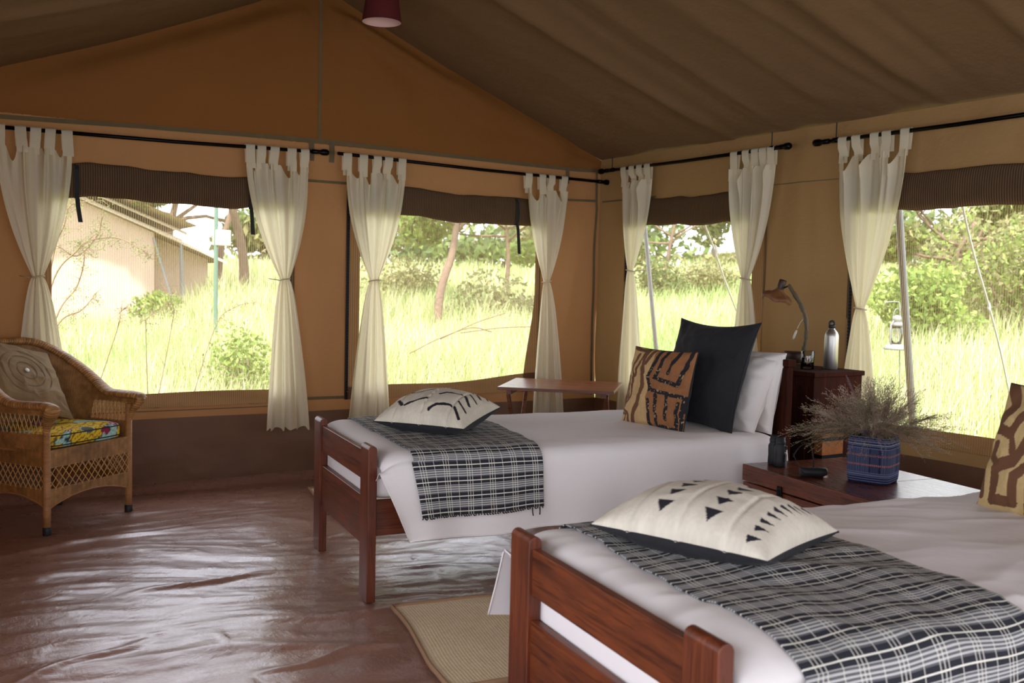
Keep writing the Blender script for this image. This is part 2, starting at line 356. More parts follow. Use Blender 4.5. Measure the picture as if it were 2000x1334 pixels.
def split_gable():
    pass
def gable_folds(S, Z):
    f = np.zeros_like(S)
    for (ax, az, bx, bz, w, a) in ((2.5, 3.0, 4.2, 2.34, .05, .040), (2.42, 3.05, 3.6, 2.5, .035, .028), (2.15, 3.0, .9, 2.45, .05, .032), (2.4, 3.1, 3.2, 2.75, .03, -.025), (2.0, 3.05, .3, 2.32, .04, -.024), (2.5, 2.95, 2.9, 2.5, .06, .02), (1.9, 2.9, 1.2, 2.3, .06, .018), (4.5, 2.25, 3.6, 2.35, .03, .010)):
        dx, dz = bx - ax, bz - az; L2 = dx * dx + dz * dz; t = ((S - ax) * dx + (Z - az) * dz) / L2
        d = np.hypot(S - ax - t.clip(0, 1) * dx, Z - az - t.clip(0, 1) * dz); f += a * np.exp(-(d / (w * (1 + t.clip(0, 1)))) ** 2)
    for (ax, az, bx, bz, w, a) in ((4.5, 1.9, 4.25, 1.0, .05, .018), (4.5, 2.0, 4.32, .9, .03, -.012), (.3, 1.5, .5, .8, .08, .02), (2.2, 1.9, 2.25, .7, .05, .010), (2.35, 1.9, 2.33, .6, .04, -.008)):
        dx, dz = bx - ax, bz - az; L2 = dx * dx + dz * dz; t = (((S - ax) * dx + (Z - az) * dz) / L2).clip(0, 1)
        f += a * np.exp(-(np.hypot(S - ax - t * dx, Z - az - t * dz) / w) ** 2)
    return f
# lower back wall up to the seam tape, and the gable triangle above it
wb = wall('wall_back', XL, XR, fr_back, WIN_B, .02, lambda x: min(2.19, roofz(x)), 'canvas_back', 3, gable_folds)
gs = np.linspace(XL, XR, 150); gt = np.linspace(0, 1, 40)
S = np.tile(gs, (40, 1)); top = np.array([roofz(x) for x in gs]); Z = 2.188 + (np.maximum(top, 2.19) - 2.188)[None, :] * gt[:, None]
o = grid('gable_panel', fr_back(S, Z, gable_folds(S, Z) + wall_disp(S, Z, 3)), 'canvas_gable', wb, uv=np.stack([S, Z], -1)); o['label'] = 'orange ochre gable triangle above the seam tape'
right_folds = lambda S, Z: .012 * np.exp(-((S - 4.15) / .05) ** 2) * sstep(.6, 1.4, Z) + .014 * np.exp(-((S - 4.0 + (1.6 - Z) * .1) / .06) ** 2) * sstep(1.0, 1.8, Z)
wr = wall('wall_right', YF, YB, fr_right, WIN_R + [(.15, 1.6)], .02, lambda x: 2.28, 'canvas_right', 9, right_folds)

def floor_h(X, Y):
    a = math.radians(-8); xr = X * math.cos(a) + Y * math.sin(a); yr = -X * math.sin(a) + Y * math.cos(a)
    wx = xr + .25 * fbm(xr * .8, yr * .8, 71, 2); wy = yr + .18 * fbm(xr * 1.1, yr * 1.1, 77, 2)
    h = .0055 * (ridged(wx * .9, wy * 3.4, 21, 3)) + .004 * fbm(wx * 1.3, wy * 2.2, 40, 3) + .0016 * ridged(wx * 4, wy * 10, 60, 2)
    h += .0020 * ridged(wx * 7 + wy * 3, wy * 6, 90, 2) * (.5 + .5 * vn(X, Y, 8)) + .0035 * ridged(wx * 1.6 + 4, wy * 7.5 + wx, 140, 2).clip(.3, 2)
    def crease(ax, ay, bx, by, w, A):
        dx, dy = bx - ax, by - ay; t = (((X - ax) * dx + (Y - ay) * dy) / (dx * dx + dy * dy)).clip(0, 1)
        wob = .02 * np.sin(t * 9 + ax * 5)
        return A * np.sin(PI * (t * .9 + .05)).clip(0, 1) * np.exp(-((np.hypot(X - ax - t * dx, Y - ay - t * dy + wob)) / w) ** 2)
    h += crease(.74, 4.13, 1.40, 4.17, .022, .020) + crease(.2, 3.35, .75, 3.62, .022, .016) + crease(.95, 3.08, 1.48, 3.16, .02, .016)
    h += crease(.99, 4.14, .90, 2.8, .010, .007) + crease(2.03, 4.3, 1.97, 3.5, .010, .007) + crease(.5, 2.9, 1.0, 2.75, .02, .012) + crease(1.05, 5.0, 1.25, 4.3, .010, .006)
    h += crease(.1, 4.9, 1.3, 5.2, .03, .012) + crease(1.4, 4.65, 1.9, 4.7, .015, .008)
    return h
xs = np.linspace(XL - .05, XR + .02, 330); ys = np.linspace(YF - .05, YB + .02, 520); X, Y = np.meshgrid(xs, ys)
Zf = floor_h(X, Y); edge = np.minimum.reduce([YB - Y, XR - X]); Zf = Zf - .006 + .05 * (1 - sstep(0., .14, edge.clip(0, 1)))
fl = grid('floor', np.stack([X, Y, Zf], -1), 'floor'); tag(fl, kind='structure')

# roof slopes
def slope(name, sgn, y0=YF, y1=YB):
    n, k = 90, 260; u = np.linspace(0, 1, n); y = np.linspace(y0, y1, k); U, Yv = np.meshgrid(u, y)
    Xv = RX + sgn * U * (XR - RX + .02); Zv = RZ - U * (RZ - EZ)
    d = .03 * np.sin(PI * U) + .010 * fbm(Yv * .8, U * 1.5, 12 + sgn, 2) + .0045 * ridged(Yv * 2.3 + U * .7, U * .5, 15 + sgn, 2)
    for yc, yt, w, A in ((4.75, 4.95, .05, .040), (4.3, 4.42, .035, .016), (4.45, 4.62, .03, -.012), (3.18, 3.36, .06, .045), (3.34, 3.75, .03, .016), (2.98, 3.05, .03, -.015), (3.8, 4.0, .06, .016), (2.5, 2.6, .04, .025), (5.3, 5.5, .1, .012), (1.4, 1.5, .06, .04), (0.2, .3, .06, .04), (2.1, 2.4, .03, .02)):
        yy = yc + (yt - yc) * (1 - U); d = d + A * .9 * np.exp(-(np.abs(Yv - yy) / (w * (2.3 - 1.3 * U))) ** 1.6) * sstep(0.0, .25, U) * (1 - .75 * sstep(.8, 1.0, U))
    nx = sgn * (RZ - EZ); nz = (XR - RX); L = math.hypot(nx, nz)
    P = np.stack([Xv - nx / L * d, Yv, Zv - nz / L * d], -1)
    return grid(name, P, 'canvas_roof', None, uv=np.stack([Yv, U * 2.5], -1))
cl = slope('ceiling', 1); tag(cl, kind='structure'); cl2 = slope('left_roof_slope', -1); cl2.parent = cl
# outer fly roof, out of view; overhang added to block sky light and sun
mb = MB()
for sg in (1, -1):
    xa = RX; xb = RX + sg * 3.25; za = RZ + .16; zb = RZ + .16 - 3.25 * .36
    mb.add([(xa, YF - 1.6, za), (xb, YF - 1.6, zb), (xb, YB + .75, zb), (xa, YB + .75, za)], [(0, 1, 2, 3)])
o = mb.build('outer_fly', 'canvas_roof', cl); o['label'] = 'unseen outer fly sheet above the roof canvas, overhang added against sky light'

# unseen sides: left and front walls, openings made wide to let in fill light
def flat_wall(name, pts_boxes, axis, c):
    mb = MB()
    for a0, a1, z0, z1 in pts_boxes:
        V = [(a0, z0), (a1, z0), (a1, z1), (a0, z1)]
        V = [((c, a, z) if axis == 'x' else (a, c, z)) for a, z in V]; mb.add(V, [(0, 1, 2, 3)])
    o = mb.build(name, 'canvas_back'); tag(o, kind='structure'); return o
flat_wall('wall_left', [(YF, -1.6, 0, 2.2), (-1.6, 1.3, 2.0, 2.2), (1.3, 1.9, 0, 2.2), (1.9, 3.5, 0, .5), (1.9, 3.5, 1.9, 2.2), (3.5, YB, 0, 2.2)], 'x', XL)
flat_wall('wall_front', [(XL, .2, 0, 2.2), (.2, 4.3, 2.1, 2.3), (4.3, XR, 0, 2.2)], 'y', YF)
mb = MB(); mb.add([(XL, YF, 2.2), (XR, YF, 2.25), (RX, YF, RZ)], [(0, 1, 2)]); mb.build('gable_panel', 'canvas_gable', bpy.data.objects['wall_front'])

# brown skirt along back and right walls
def skirt(frame, s0, s1, parent, seed):
    s = np.linspace(s0, s1, 200); z = np.linspace(.0, .43, 28); S, Z = np.meshgrid(s, z)
    zt = Z / .43; D = .012 + .03 * np.sin(PI * (1 - zt)) * (.6 + .4 * vn(S * 1.3, Z, seed)) + .010 * ridged(S * 2.2 + Z * 2, Z * 4 - S, seed + 2, 3) * sstep(0, .2, 1 - zt) + .01 * (1 - zt)
    Zr = Z + .004 * vn(S * 2, S * 0, seed) * zt
    o = grid('brown_skirt', frame(S, Zr, D), 'pvc', parent); o['label'] = 'brown waterproof skirt'
skirt(fr_back, XL, XR - .01, wb, 31); skirt(fr_right, YF, YB - .01, wr, 37)

# seam tapes
def tape(parent, frame, pts, w, off=.004, seed=0, vertical=False):
    P = catmull([(a, b, 0) for a, b in pts], 10); P = np.array(P)[:, :2]
    T = np.gradient(P, axis=0); T /= np.linalg.norm(T, axis=1)[:, None]; N = np.stack([-T[:, 1], T[:, 0]], -1)
    rows = []
    for sg in (-1, 1):
        Q = P + N * sg * w / 2; S, Z = Q[:, 0], Q[:, 1]
        base = wall_disp(P[:, 0], P[:, 1], seed) + (gable_folds(P[:, 0], P[:, 1]) if seed == 3 else right_folds(P[:, 0], P[:, 1]))
        rows.append(frame(S, Z, base + off))
    o = grid('seam_tape', np.array(rows), 'tape', parent); return o
B = lambda *p, **k: tape(wb, fr_back, *p, seed=3, **k); Rr = lambda *p, **k: tape(wr, fr_right, *p, seed=9, **k)
B([(XL, 2.15), (.43, 2.164), (1.3, 2.188), (2.29, 2.207), (3.2, 2.197), (4.25, 2.186), (4.56, 2.195)], .026)
B([(2.29, 2.2), (2.292, 2.7), (2.29, 3.19)], .017)
for sx in (2.235, 2.375, 4.262): B([(sx, 2.20), (sx + .002, 2.13), (sx, 2.075)], .036, off=.008)
B([(2.16, 1.945), (2.5, 1.947)], .018); B([(4.2, 1.95), (4.55, 1.962)], .018)
B([(4.545, 2.19), (4.54, 1.6), (4.545, .9), (4.555, .45)], .022)
B([(2.12, .515), (2.5, .513)], .02); B([(XL, .47), (1.0, .478), (2.12, .475)], .006)
Rr([(6.14, 1.955), (5.5, 1.957)], .012); Rr([(4.42, 1.957), (3.76, 1.955)], .006)

# ------------------------------------------------------------------ windows
def window(name, side, a, b, left_w, seed, straps=(), zip_at=(), bow=None, flip=False):
    fr = fr_back if side == 'B' else fr_right
    root = empty(name, kind='structure')
    S, Z = np.meshgrid(np.linspace(a, b, 24), np.linspace(WZ0, WZ1, 20)); D = .004 * fbm(S * 1.5, Z * 1.5, seed, 2)
    grid('mesh_screen', fr(S, Z, D - .004), 'screen', root, uv=np.stack([S, Z], -1))
    # bottom band with a gently bowed upper edge, side bands
    s = np.linspace(a, b, 50); zt = WZ0 + .086 + .004 * np.sin(s * 5)
    if bow: zt = zt + bow * sstep(.35, 1.0, (s - a) / (b - a)) ** 1.5
    n = 6; G = np.array([fr(s, WZ0 - .004 + (zt - WZ0 + .004) * k / (n - 1), .006 + .004 * np.sin(s * 7 + k)) for k in range(n)])
    UV = np.array([np.stack([s, np.full_like(s, k * .02)], -1) for k in range(n)]); o = grid('lower_band', G, 'band', root, uv=UV)
    z = np.linspace(WZ0, WZ1, 40)
    for (s0, w, cur) in ((a, left_w[0], 0), (b, -left_w[1], bow or 0)):
        if not w: continue
        wz = w + (-(.09) * (1 - sstep(0, .55, (z - WZ0) / (WZ1 - WZ0))) if cur else 0 * z)
        sgn = 1 if w > 0 else -1; G = np.array([fr(s0 - .016 * sgn + (wz + .016 * sgn) * k / 4, z, .008) for k in range(5)]); UV = np.array([np.stack([s0 + wz * k / 4, z], -1) for k in range(5)])
        grid('side_band', G, 'band', root, uv=UV)
    # rolled up blind
    n, k = 90, 22; s = np.linspace(a - .01, b + .01, n); th = np.linspace(-PI * .5, PI * 1.35, k)
    TH, SS = np.meshgrid(th, s)
    R1 = .052 + .006 * fbm(SS * 4, TH * .8, seed + 3, 3); sag = .012 * vn(SS * 3, 0 * SS, seed + 9) + .006 * vn(SS * 9, 0 * SS, seed)
    zz = 1.842 + sag + (R1 + .046) * np.sin(TH); dd = .024 + R1 * np.cos(TH) * .42
    G = fr(SS, zz, dd); grid('rolled_blind', G, 'blind', root, uv=np.stack([SS, TH * .09], -1))
    for (sp, tail, bend) in straps:
        mb = MB()
        if tail >= 0:
            pts = [(sp, 1.935, .03), (sp, 1.90, .052), (sp, 1.83, .060), (sp, 1.765, .054), (sp, 1.735, .035)]
            for i in range(len(pts) - 1):
                (s0, z0, d0), (s1, z1, d1) = pts[i], pts[i + 1]; q = [fr(np.array(x), np.array(zv), np.array(dv)) for x, zv, dv in ((s0 - .013, z0, d0), (s0 + .013, z0, d0), (s1 + .013, z1, d1), (s1 - .013, z1, d1))]
                mb.add(q, [(0, 1, 2, 3)])
        t = catmull([(sp + bend * .1, 1.745, .045), (sp + bend * .35, 1.68, .05), (sp + bend, 1.745 - abs(tail), .04)], 5)
        for i in range(len(t) - 1):
            q = [fr(np.array(x), np.array(zv), np.array(dv)) for x, zv, dv in ((t[i][0] - .012, t[i][1], t[i][2]), (t[i][0] + .012, t[i][1], t[i][2] + .004), (t[i + 1][0] + .012, t[i + 1][1], t[i + 1][2] + .004), (t[i + 1][0] - .012, t[i + 1][1], t[i + 1][2]))]
            mb.add(q, [(0, 1, 2, 3)])
        mb.build('strap', 'black_web', root, smooth=True)
    for zs in zip_at:                                # zip fastener teeth along the opening
        mb = MB(); z = .50
        while z < 1.9:
            q = [fr(np.array(zs + dx), np.array(z + dz), np.array(.011 + dd)) for dd in (0, .005) for dx, dz in ((-.006, 0), (.006, 0), (.006, .011), (-.006, .011))]
            mb.add(q, [(0, 1, 2, 3), (4, 5, 6, 7), (0, 1, 5, 4), (2, 3, 7, 6), (1, 2, 6, 5), (0, 3, 7, 4)]); z += .019
        o = mb.build('zip_teeth', 'iron', root); o['kind'] = 'stuff'
        grid('zip_tape', fr(*np.meshgrid(np.array([zs - .011, zs + .011]), np.linspace(.5, 1.92, 12)), .009), 'black_web', root)
    return root
window('window_1', 'B', *WIN_B[0], (.05, .045), 50, straps=((1.30 - .48, .145, .02), (2.0 - .17, .17, .015)), zip_at=(2.10,))
window('window_2', 'B', *WIN_B[1], (.085, .035), 60, straps=((3.80, .22, .03),), zip_at=(2.50,), bow=.05)
window('window_3', 'R', *WIN_R[0], (.10, .05), 70, straps=((4.62, 0.0, .0),), zip_at=(5.82,))
window('window_4', 'R', *WIN_R[1], (.03, .06), 80, zip_at=(3.752,))
for (x0, x1) in WIN_B: portal(((x0 + x1) / 2, YB + .03, 1.2), (PI / 2, 0, PI), x1 - x0, 1.35)
for (y0, y1) in WIN_R + [(.15, 1.6)]: portal((XR + .03, (y0 + y1) / 2, 1.2), (PI / 2, 0, PI / 2), y1 - y0, 1.35)
portal((XL - .03, -.15, 1.0), (PI / 2, 0, -PI / 2), 2.9, 2.0); portal((XL - .03, 2.7, 1.2), (PI / 2, 0, -PI / 2), 1.6, 1.4); portal((2.25, YF - .03, 1.05), (PI / 2, 0, 0), 4.1, 2.1)

# ------------------------------------------------------------------ curtain rods and curtains
def rod(label, p0, p1, ends=(1, 1), cords=()):
    r = empty('curtain_rod', p0, 0, label, 'curtain rod', None); p0 = Vector(p0); d = Vector(p1) - p0; mid = d * .5 + Vector((0, 0, -.006))
    MB().tube([(0, 0, 0), mid, d], .0115, 10).build('pole', 'rod', r, smooth=True)
    u = d.normalized()
    for e, base, s in ((ends[0], Vector((0, 0, 0)), -1), (ends[1], d, 1)):
        if e:
            q = [base - u * s * .05, base - u * s * .005, base + u * s * .0, base + u * s * .02, base + u * s * .05, base + u * s * .062]
            MB().tube(q, [.0145, .0145, .012, .021, .021, .014], 12).build('finial', 'rod', r, smooth=True)
    for c in cords:
        b = u * c; MB().tube([b + Vector((0, 0, .10)), b + Vector((0, 0, .012)), b + Vector((0, 0, -.012))], .0035, 6).build('hanging_cord', 'black_web', r)
        MB().tube([b - u * .02, b + u * .02], .0155, 10).build('hook', 'rod', r, smooth=True)
    return r
rod('black curtain rod over the window behind the wicker armchair', (.45, 6.09, 2.096), (2.26, 6.09, 2.125), (0, 1))
rod('black curtain rod over the back window nearest the tent corner', (2.385, 6.09, 2.128), (4.545, 6.09, 2.102), (0, 1))
rod('short black curtain rod over the window behind the far bed pillows', (4.498, 6.02, 2.176), (4.498, 4.23, 2.168), (1, 1), (.10, 1.70))
rod('black curtain rod running out of the photo at right', (4.498, 3.93, 2.163), (4.498, 2.2, 2.162), (1, 1), (.10,))

def curtain(label, side, top, tie, bot, ztie, zbot, seed, ntab=5, zt=None, npl=5, zrod=2.11, off=.092, tiew=.055):
    fr = fr_back if side == 'B' else fr_right
    root = empty('curtain', fr(np.array((top[0] + top[1]) / 2), np.array(zrod), np.array(off)), 0, label, 'curtain', 'cream tab-top curtains'); L = Vector(root.location)
    ztop = zt or zrod - .10
    nu, nv = 120, 110; u = np.linspace(0, 1, nu); v = np.linspace(0, 1, nv); U, V = np.meshgrid(u, v)
    Zc = ztop + (zbot - ztop) * V; vt = (ztop - ztie) / (ztop - zbot)
    def shape(vv):
        c0 = (top[0] + top[1]) / 2; w0 = (top[1] - top[0]); cb = (bot[0] + bot[1]) / 2; wbt = (bot[1] - bot[0])
        a = (vv / vt).clip(0, 1); b = ((vv - vt) / (1 - vt)).clip(0, 1)
        w = np.where(vv < vt, w0 * (1 - .12 * a) * (1 - a ** 2.2) + (tiew) * a ** 2.2 + 0, tiew + (wbt - tiew) * (b ** .62))
        c = np.where(vv < vt, c0 + (tie - c0) * a ** 1.25, tie + (cb - tie) * b ** .8); return c, w
    c, w = shape(V); r = random.Random(seed)
    Uw = U + .035 * vn(U * 3 + seed, V * 1.5, seed) * (U * (1 - U) * 4)
    s = c + (Uw - .5) * w
    # pleats
    ph = r.random() * 6; a = (V / vt).clip(0, 1); b = ((V - vt) / (1 - vt)).clip(0, 1)
    amp = np.where(V < vt, .026 * (1 - .55 * a), .012 + .022 * b)
    k = npl + .0 * V
    k = k * .68; warp = Uw + .05 * vn(Uw * 4, V * 0 + seed, seed) * (1 - V * .5); dep = amp * (.75 * np.sin(2 * PI * k * warp + ph + .5 * vn(V * 2, V * 0 + seed, seed)) + .9 * vn(warp * 6.3 + seed, V * 1.1, seed + 7) * (.4 + .6 * (1 - a))) + .25 * amp * np.sin(2 * PI * k * 2.7 * warp + 1.3 * ph) + .004 * fbm(U * 7, V * 5, seed, 2)
    s = s + .35 * amp * np.cos(2 * PI * k * Uw + ph) * (w / (top[1] - top[0])).clip(.2, 1)
    # drooping header between tabs
    tabu = np.array([(i + .5) / ntab for i in range(ntab)]); tabu = tabu + np.array([(r.random() - .5) * .35 / ntab for _ in tabu]); tabu[0] = .07; tabu[-1] = .93
    tw = .058 / (top[1] - top[0]) / 1.0
    droop = np.zeros(nu)
    for i in range(ntab - 1):
        a0, a1 = tabu[i] + tw * .5, tabu[i + 1] - tw * .5
        if a1 > a0: t = ((u - a0) / (a1 - a0)).clip(0, 1); droop += np.sin(PI * t) ** 1.3 * min(.085, (a1 - a0) * 2.4 * (top[1] - top[0]) * (.5 + r.random() * .7)) * (np.abs(t - .5) < .5)
    Zc = Zc - droop[None, :] * (1 - V) ** 3
    dep = dep + droop[None, :] * .5 * (1 - V) ** 10
    Zc = np.where(V > .97, Zc + .012 * np.sin(2 * PI * npl * U + ph) * (V - .97) / .03, Zc)
    P = fr(s, Zc, off + dep) - np.array(L)
    grid('cloth', P, 'curtain', root)
    # stitched header band, tabs, tie
    hb = P[:6] + (fr(0 * s[:6], 0 * s[:6], 0 * s[:6] + .0035) - fr(0 * s[:6], 0 * s[:6], 0 * s[:6])); grid('header_band', hb, 'curtain', root)
    for i in range(ntab):
        j = int(tabu[i] * (nu - 1)); sc = s[0, j]; zb_ = Zc[0, j]; db = off + dep[0, j]; hw = .026 + .003 * r.random(); sk = (r.random() - .5) * .012; rows = []
        for (dz, dd) in ((zb_ - .035, db + .005), (zb_ + .02, db + .004), ((zb_ + zrod) / 2, off + .012), (zrod + .002, off + .0165), (zrod + .014, off + .006), (zrod + .014, off - .006), (zrod, off - .0165), (zb_, off - .012)):
            f = (dz - zb_) / (zrod - zb_ + 1e-6); rows.append([fr(np.array(sc + sk * f + q * hw), np.array(dz), np.array(dd + .003 * q)) - np.array(L) for q in (-1, 0, 1)])
        grid('tab', np.array(rows), 'curtain', root)
    ts = []
    for kk in range(16):
        t = 2 * PI * kk / 16; ts.append(Vector(fr(np.array(tie + (tiew * .62) * math.cos(t)), np.array(ztie + .006 * math.sin(t + 1)), np.array(off + .034 * math.sin(t)))) - L)
    mb = MB().tube(ts, .0045, 6, closed=True); e = Vector(fr(np.array(tie + (r.random() > .5 and 1 or -1) * (tiew + .03)), np.array(ztie + .004), np.array(.03))) - L; mb.tube([ts[0 if (e - ts[0]).length < (e - ts[8]).length else 8], e], .003, 5)
    mb.build('tieback', 'cord', root, smooth=True); return root
curtain('cream curtain at the left edge, hanging behind the wicker armchair', 'B', (.40, .80), .61, (.47, .80), 1.28, .40, 1, 5, npl=5, zrod=2.10)
curtain('cream curtain closing the right side of the window by the armchair', 'B', (1.775, 2.185), 2.037, (1.92, 2.205), 1.297, .335, 2, 5, zrod=2.12)
curtain('cream curtain between two back windows, right of the wall gap, tied off-centre', 'B', (2.43, 2.88), 2.655, (2.475, 2.795), 1.304, .37, 3, 5, zrod=2.123)
curtain('cream curtain hanging behind the small folding table', 'B', (3.845, 4.20), 4.047, (3.93, 4.235), 1.327, .32, 4, 4, npl=4, zrod=2.105)
curtain('narrow cream curtain on the right wall beside the tent corner', 'R', (5.47, 5.785), 5.664, (5.50, 5.76), 1.421, .36, 5, 4, npl=4, zrod=2.173, tiew=.05)
curtain('cream curtain above the large black pillow', 'R', (4.28, 4.65), 4.50, (4.33, 4.60), 1.369, .40, 6, 5, zrod=2.168)
curtain('cream curtain behind the vase of dried grass', 'R', (3.345, 3.82), 3.613, (3.44, 3.77), 1.21, .36, 7, 5, zrod=2.163)

# ------------------------------------------------------------------ beds
BR = math.radians(-7)
def bed(O, label):
    r = empty('single_bed', (O[0], O[1], 0), BR, label, 'bed', None)
    W, T, Wd = .93, .037, .115
    for y0 in (0, W - Wd):
        for x0, h in ((0, .64), (2.10, .93)):
            mb = MB(); prof = []
            R_ = .018                                 # rounded top seen from the side
            prof = [(0, 0), (T, 0), (T, h - R_)] + [(T / 2 + T / 2 * math.cos(t), h - R_ + R_ * math.sin(t)) for t in np.linspace(.2, PI - .2, 7)] + [(0, h - R_)]
            n = len(prof); mb.add([(x0 + p, y0, z) for p, z in prof] + [(x0 + p, y0 + Wd, z) for p, z in prof], [tuple(range(n)), tuple(range(n, 2 * n))[::-1]] + [(i, i + n, (i + 1) % n + n, (i + 1) % n) for i in range(n)])
            mb.build('post', 'mahog' if x0 == 0 else 'cabinetwood', r, bevel=.003)  # head end takes a darker wood to imitate the shadow beside the pillows
    MB().box(.010, .034, Wd - .01, W - Wd + .01, .485, .608).build('top_rail', 'mahog_y', r, bevel=.003)
    MB().box(.010, .034, Wd - .01, W - Wd + .01, .215, .418).build('foot_panel', 'mahog_y', r, bevel=.003)
    MB().box(2.105, 2.13, Wd - .01, W - Wd + .01, .30, .93).build('headboard', 'cabinetwood', r, bevel=.004)
    MB().box(2.095, 2.145, -.01, W + .01, .93, .965).build('headboard_cap', 'cabinetwood', r, bevel=.004)
    for y0 in (.012, W - .045): MB().box(T, 2.10, y0, y0 + .028, .27, .415).build('side_rail', 'mahog_x', r, bevel=.003)
    for k in range(9): MB().box(.15 + k * .225, .23 + k * .225, .04, W - .045, .385, .40).build('slat', 'mahog_y', r)
    return r
OA, OB = (1.552, 3.59), (1.272, 1.305)
bedA = bed(OA, 'far single bed with dark red wooden frame, parallel to the back window')
bedB = bed(OB, 'nearest single bed, dark wooden footboard cut by the lower photo edge')
def bw(O, u, v, z=0):                                # bed coordinates -> world
    c, s = math.cos(BR), math.sin(BR); return Vector((O[0] + u * c - v * s, O[1] + u * s + v * c, z))

def mattress(O, label):
    r = empty('mattress', bw(O, 0, 0), BR, label, 'mattress')
    V = []; n = 60; u = np.linspace(0, 1, 64); th = np.linspace(0, 2 * PI, 49)[:-1]
    # box with rounded ends: rings around the v-z section along u
    us = np.concatenate([[.040], .040 + .05 * (1 - np.cos(np.linspace(.3, PI / 2, 5))), np.linspace(.12, 2.04, 24), [2.07, 2.085]])
    P = []
    for i, uu in enumerate(us):
        e = min(uu - .04, 2.085 - uu); k = 1 - .10 * math.exp(-e / .025)
        q = [(.465 + .455 * np.sign(math.cos(t)) * abs(math.cos(t)) ** .28 * (1 - (1 - k) * .3), .487 + .083 * k * np.sign(math.sin(t)) * abs(math.sin(t)) ** .35) for t in th]
        P.append([(uu, a, b) for a, b in q])
    P = np.array(P); grid('cover', P, 'linen', r, wrap=True)
    MB().add([tuple(p) for p in P[0]], [tuple(range(48))]).build('end_panel', 'linen', r); return r
mattress(OA, 'white mattress on the far bed'); mattress(OB, 'white mattress on the nearest bed')

def duvet_section(hem, vfar=.985, hemfar=.34, n1=150):
    """profile from the far hem over the top to the near hem: arrays v, z, arclength"""
    pts = [(vfar + .055, hemfar)] + [(vfar + .035, .45), (vfar + .02, .55)]
    for t in np.linspace(0, PI / 2, 7)[1:]: pts.append((vfar - .045 + .06 * math.cos(t), .555 + .055 * math.sin(t)))
    for v in np.linspace(vfar - .1, .06, 12): pts.append((v, .610 + .006 * math.sin((v - .05) / .9 * PI)))
    for t in np.linspace(0, PI / 2, 8)[1:]: pts.append((.03 - .085 * math.sin(t), .605 - .075 * (1 - math.cos(t))))
    pts += [(-.063, .45), (-.078, .38)]
    return pts
def resample(pts, n):
    p = np.array(catmull([(a, b, 0) for a, b in pts], 8))[:, :2]; d = np.concatenate([[0], np.cumsum(np.hypot(*np.diff(p, axis=0).T))]); s = np.linspace(0, d[-1], n)
    return np.interp(s, d, p[:, 0]), np.interp(s, d, p[:, 1]), s
def wrinkle(U, V, seed, amt=1):
    w = .0045 * fbm(U * 2.2 + V, V * 3.1, seed, 3) + .0030 * ridged(U * 1.6 + V * 2.5, V * 5 - U * 2, seed + 4, 2) + .0022 * ridged(U * 2.5 + V * 6, V * 16 - U * 7, seed + 12, 2) * sstep(.0, .8, vn(U * 1.4 + 3, V * 1.4, seed + 6) + .3) * sstep(.75, 1.0, U) + .0035 * ridged(U * 5 + V * 1.2, V * 1.3 - U, seed + 8, 2) * sstep(.1, .9, vn(U * 1.1, V * 1.4, seed + 2))
    return amt * w
def section_at(u, seed):
    """v,z of the covered bed at length u (near side hem rises to the head)"""
    return duvet_section(0)
VV, ZZ, SS_ = resample(duvet_section(0), 190)
IN = int(np.argmax(VV < -.04))                        # index where the near side drop begins
